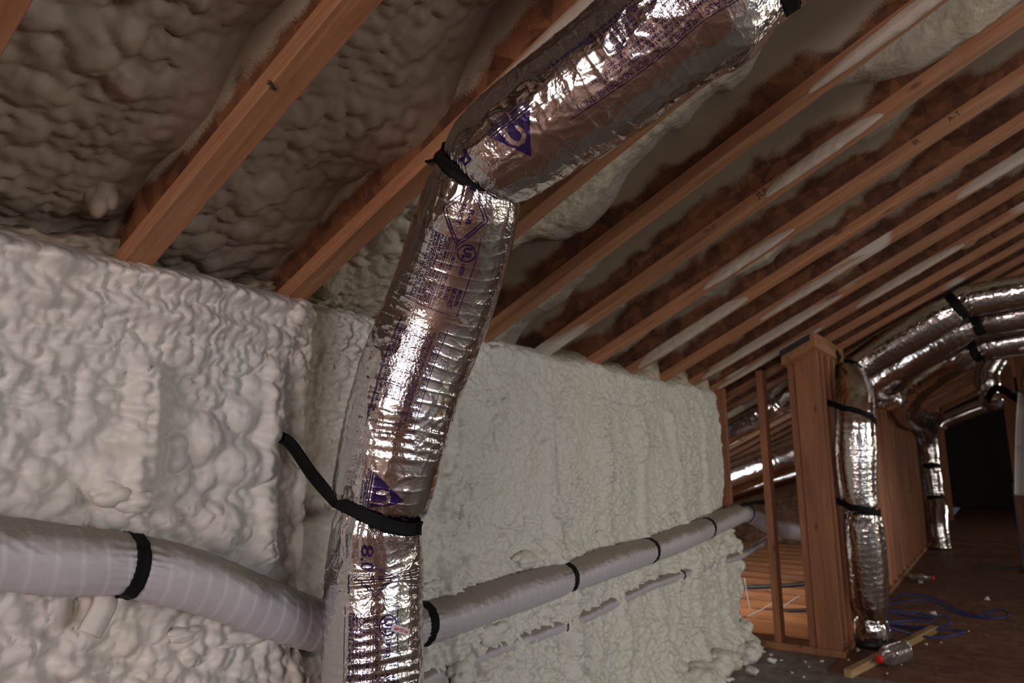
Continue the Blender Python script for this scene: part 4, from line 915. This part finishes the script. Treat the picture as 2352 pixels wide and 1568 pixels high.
cr_list = [(3.874, 1.235, .030, 'round foam crumb at the foot of the foam wall'), (3.781, 1.16, .014, 'tiny foam crumb between two bigger ones near the foam wall'), (3.965, 1.128, .024, 'flat foam crumb before the partition sill'), (3.70, 1.155, .034, 'curled foam crumb at the bottom edge, nearest the camera'), (3.54, 1.22, .020, 'foam crumb cut by the bottom photo edge'), (4.45, .79, .016, 'foam crumb between the stud post and the upright duct'), (5.706, .514, .018, 'foam crumb lying inside the blue cable loops'), (4.644, .570, .034, 'forked foam crumb behind the lumber offcut, right of the bottle'),
           (4.24, .80, .010, None), (4.10, .70, .008, None), (7.0, .70, .022, 'foam crumb beside the far red cap'), (6.47, .224, .018, 'lone foam crumb on the right part of the corridor floor'), (4.09, .60, .008, None), (4.818, .49, .008, None), (4.109, 1.17, .010, None), (4.082, .986, .009, None), (4.137, .915, .010, None), (4.0, .95, .007, None), (3.85, 1.0, .007, None), (4.3, .56, .006, None), (4.9, .42, .007, None), (5.3, .30, .006, None), (3.80, .93, .010, None), (4.04, 1.10, .008, None)]
for i, (x_, y_, r_, l) in enumerate(cr_list):
    o, zm = blob('foam_crumb', (x_, y_, 0), r_, M['foam_wall'], 400 + i, .7, 3 if r_ > .015 else 2, None, .45, (1.3, .8, 1), i * 1.3); o.location.z = -zm - .001
    tag(o, l or 'tiny cream foam crumb scattered on the floor near the stud post', 'crumb', None if l else 'tiny foam crumbs')
cp = [(5.96, .84), (6.20, .72), (6.15, .52), (5.92, .40), (5.80, .28), (5.92, .14), (5.76, .10), (5.70, .22), (5.84, .38), (6.02, .56), (5.86, .76), (5.66, .80), (5.55, .62), (5.50, .44), (5.36, .40), (5.22, .50), (5.26, .68), (5.42, .80), (5.56, .76), (5.62, .58), (5.46, .50), (5.26, .60), (5.10, .74), (4.98, .62), (4.92, .46), (5.02, .33), (5.16, .34), (5.14, .52), (5.20, .78)]
cz = [.006 + .011 * ((i * 7) % 4) for i in range(len(cp))]
cz = [c + .03 * math.exp(-((x_ - 5.0) ** 2 + (y_ - .5) ** 2) / .012) for c, (x_, y_) in zip(cz, cp)]
o, _ = tube('cable_coil', [(x_, y_, z_, .0062) for (x_, y_), z_ in zip(cp, cz)], M['blue'], None, None, .02, 8); tag(o, 'tangled loops of blue cable on the corridor floor', 'cable')
# dark boot where the upright duct meets the floor
bt = lathe('floor_collar', [(0, .0005), (0, .125), (.03, .125), (.045, .108), (.045, .0005)], M['cable_black'], PA_e); bt.rotation_euler = (0, -math.pi / 2, 0); bt.location = (.005, .002, -.012); bt['label'] = 'dark round collar at the floor'
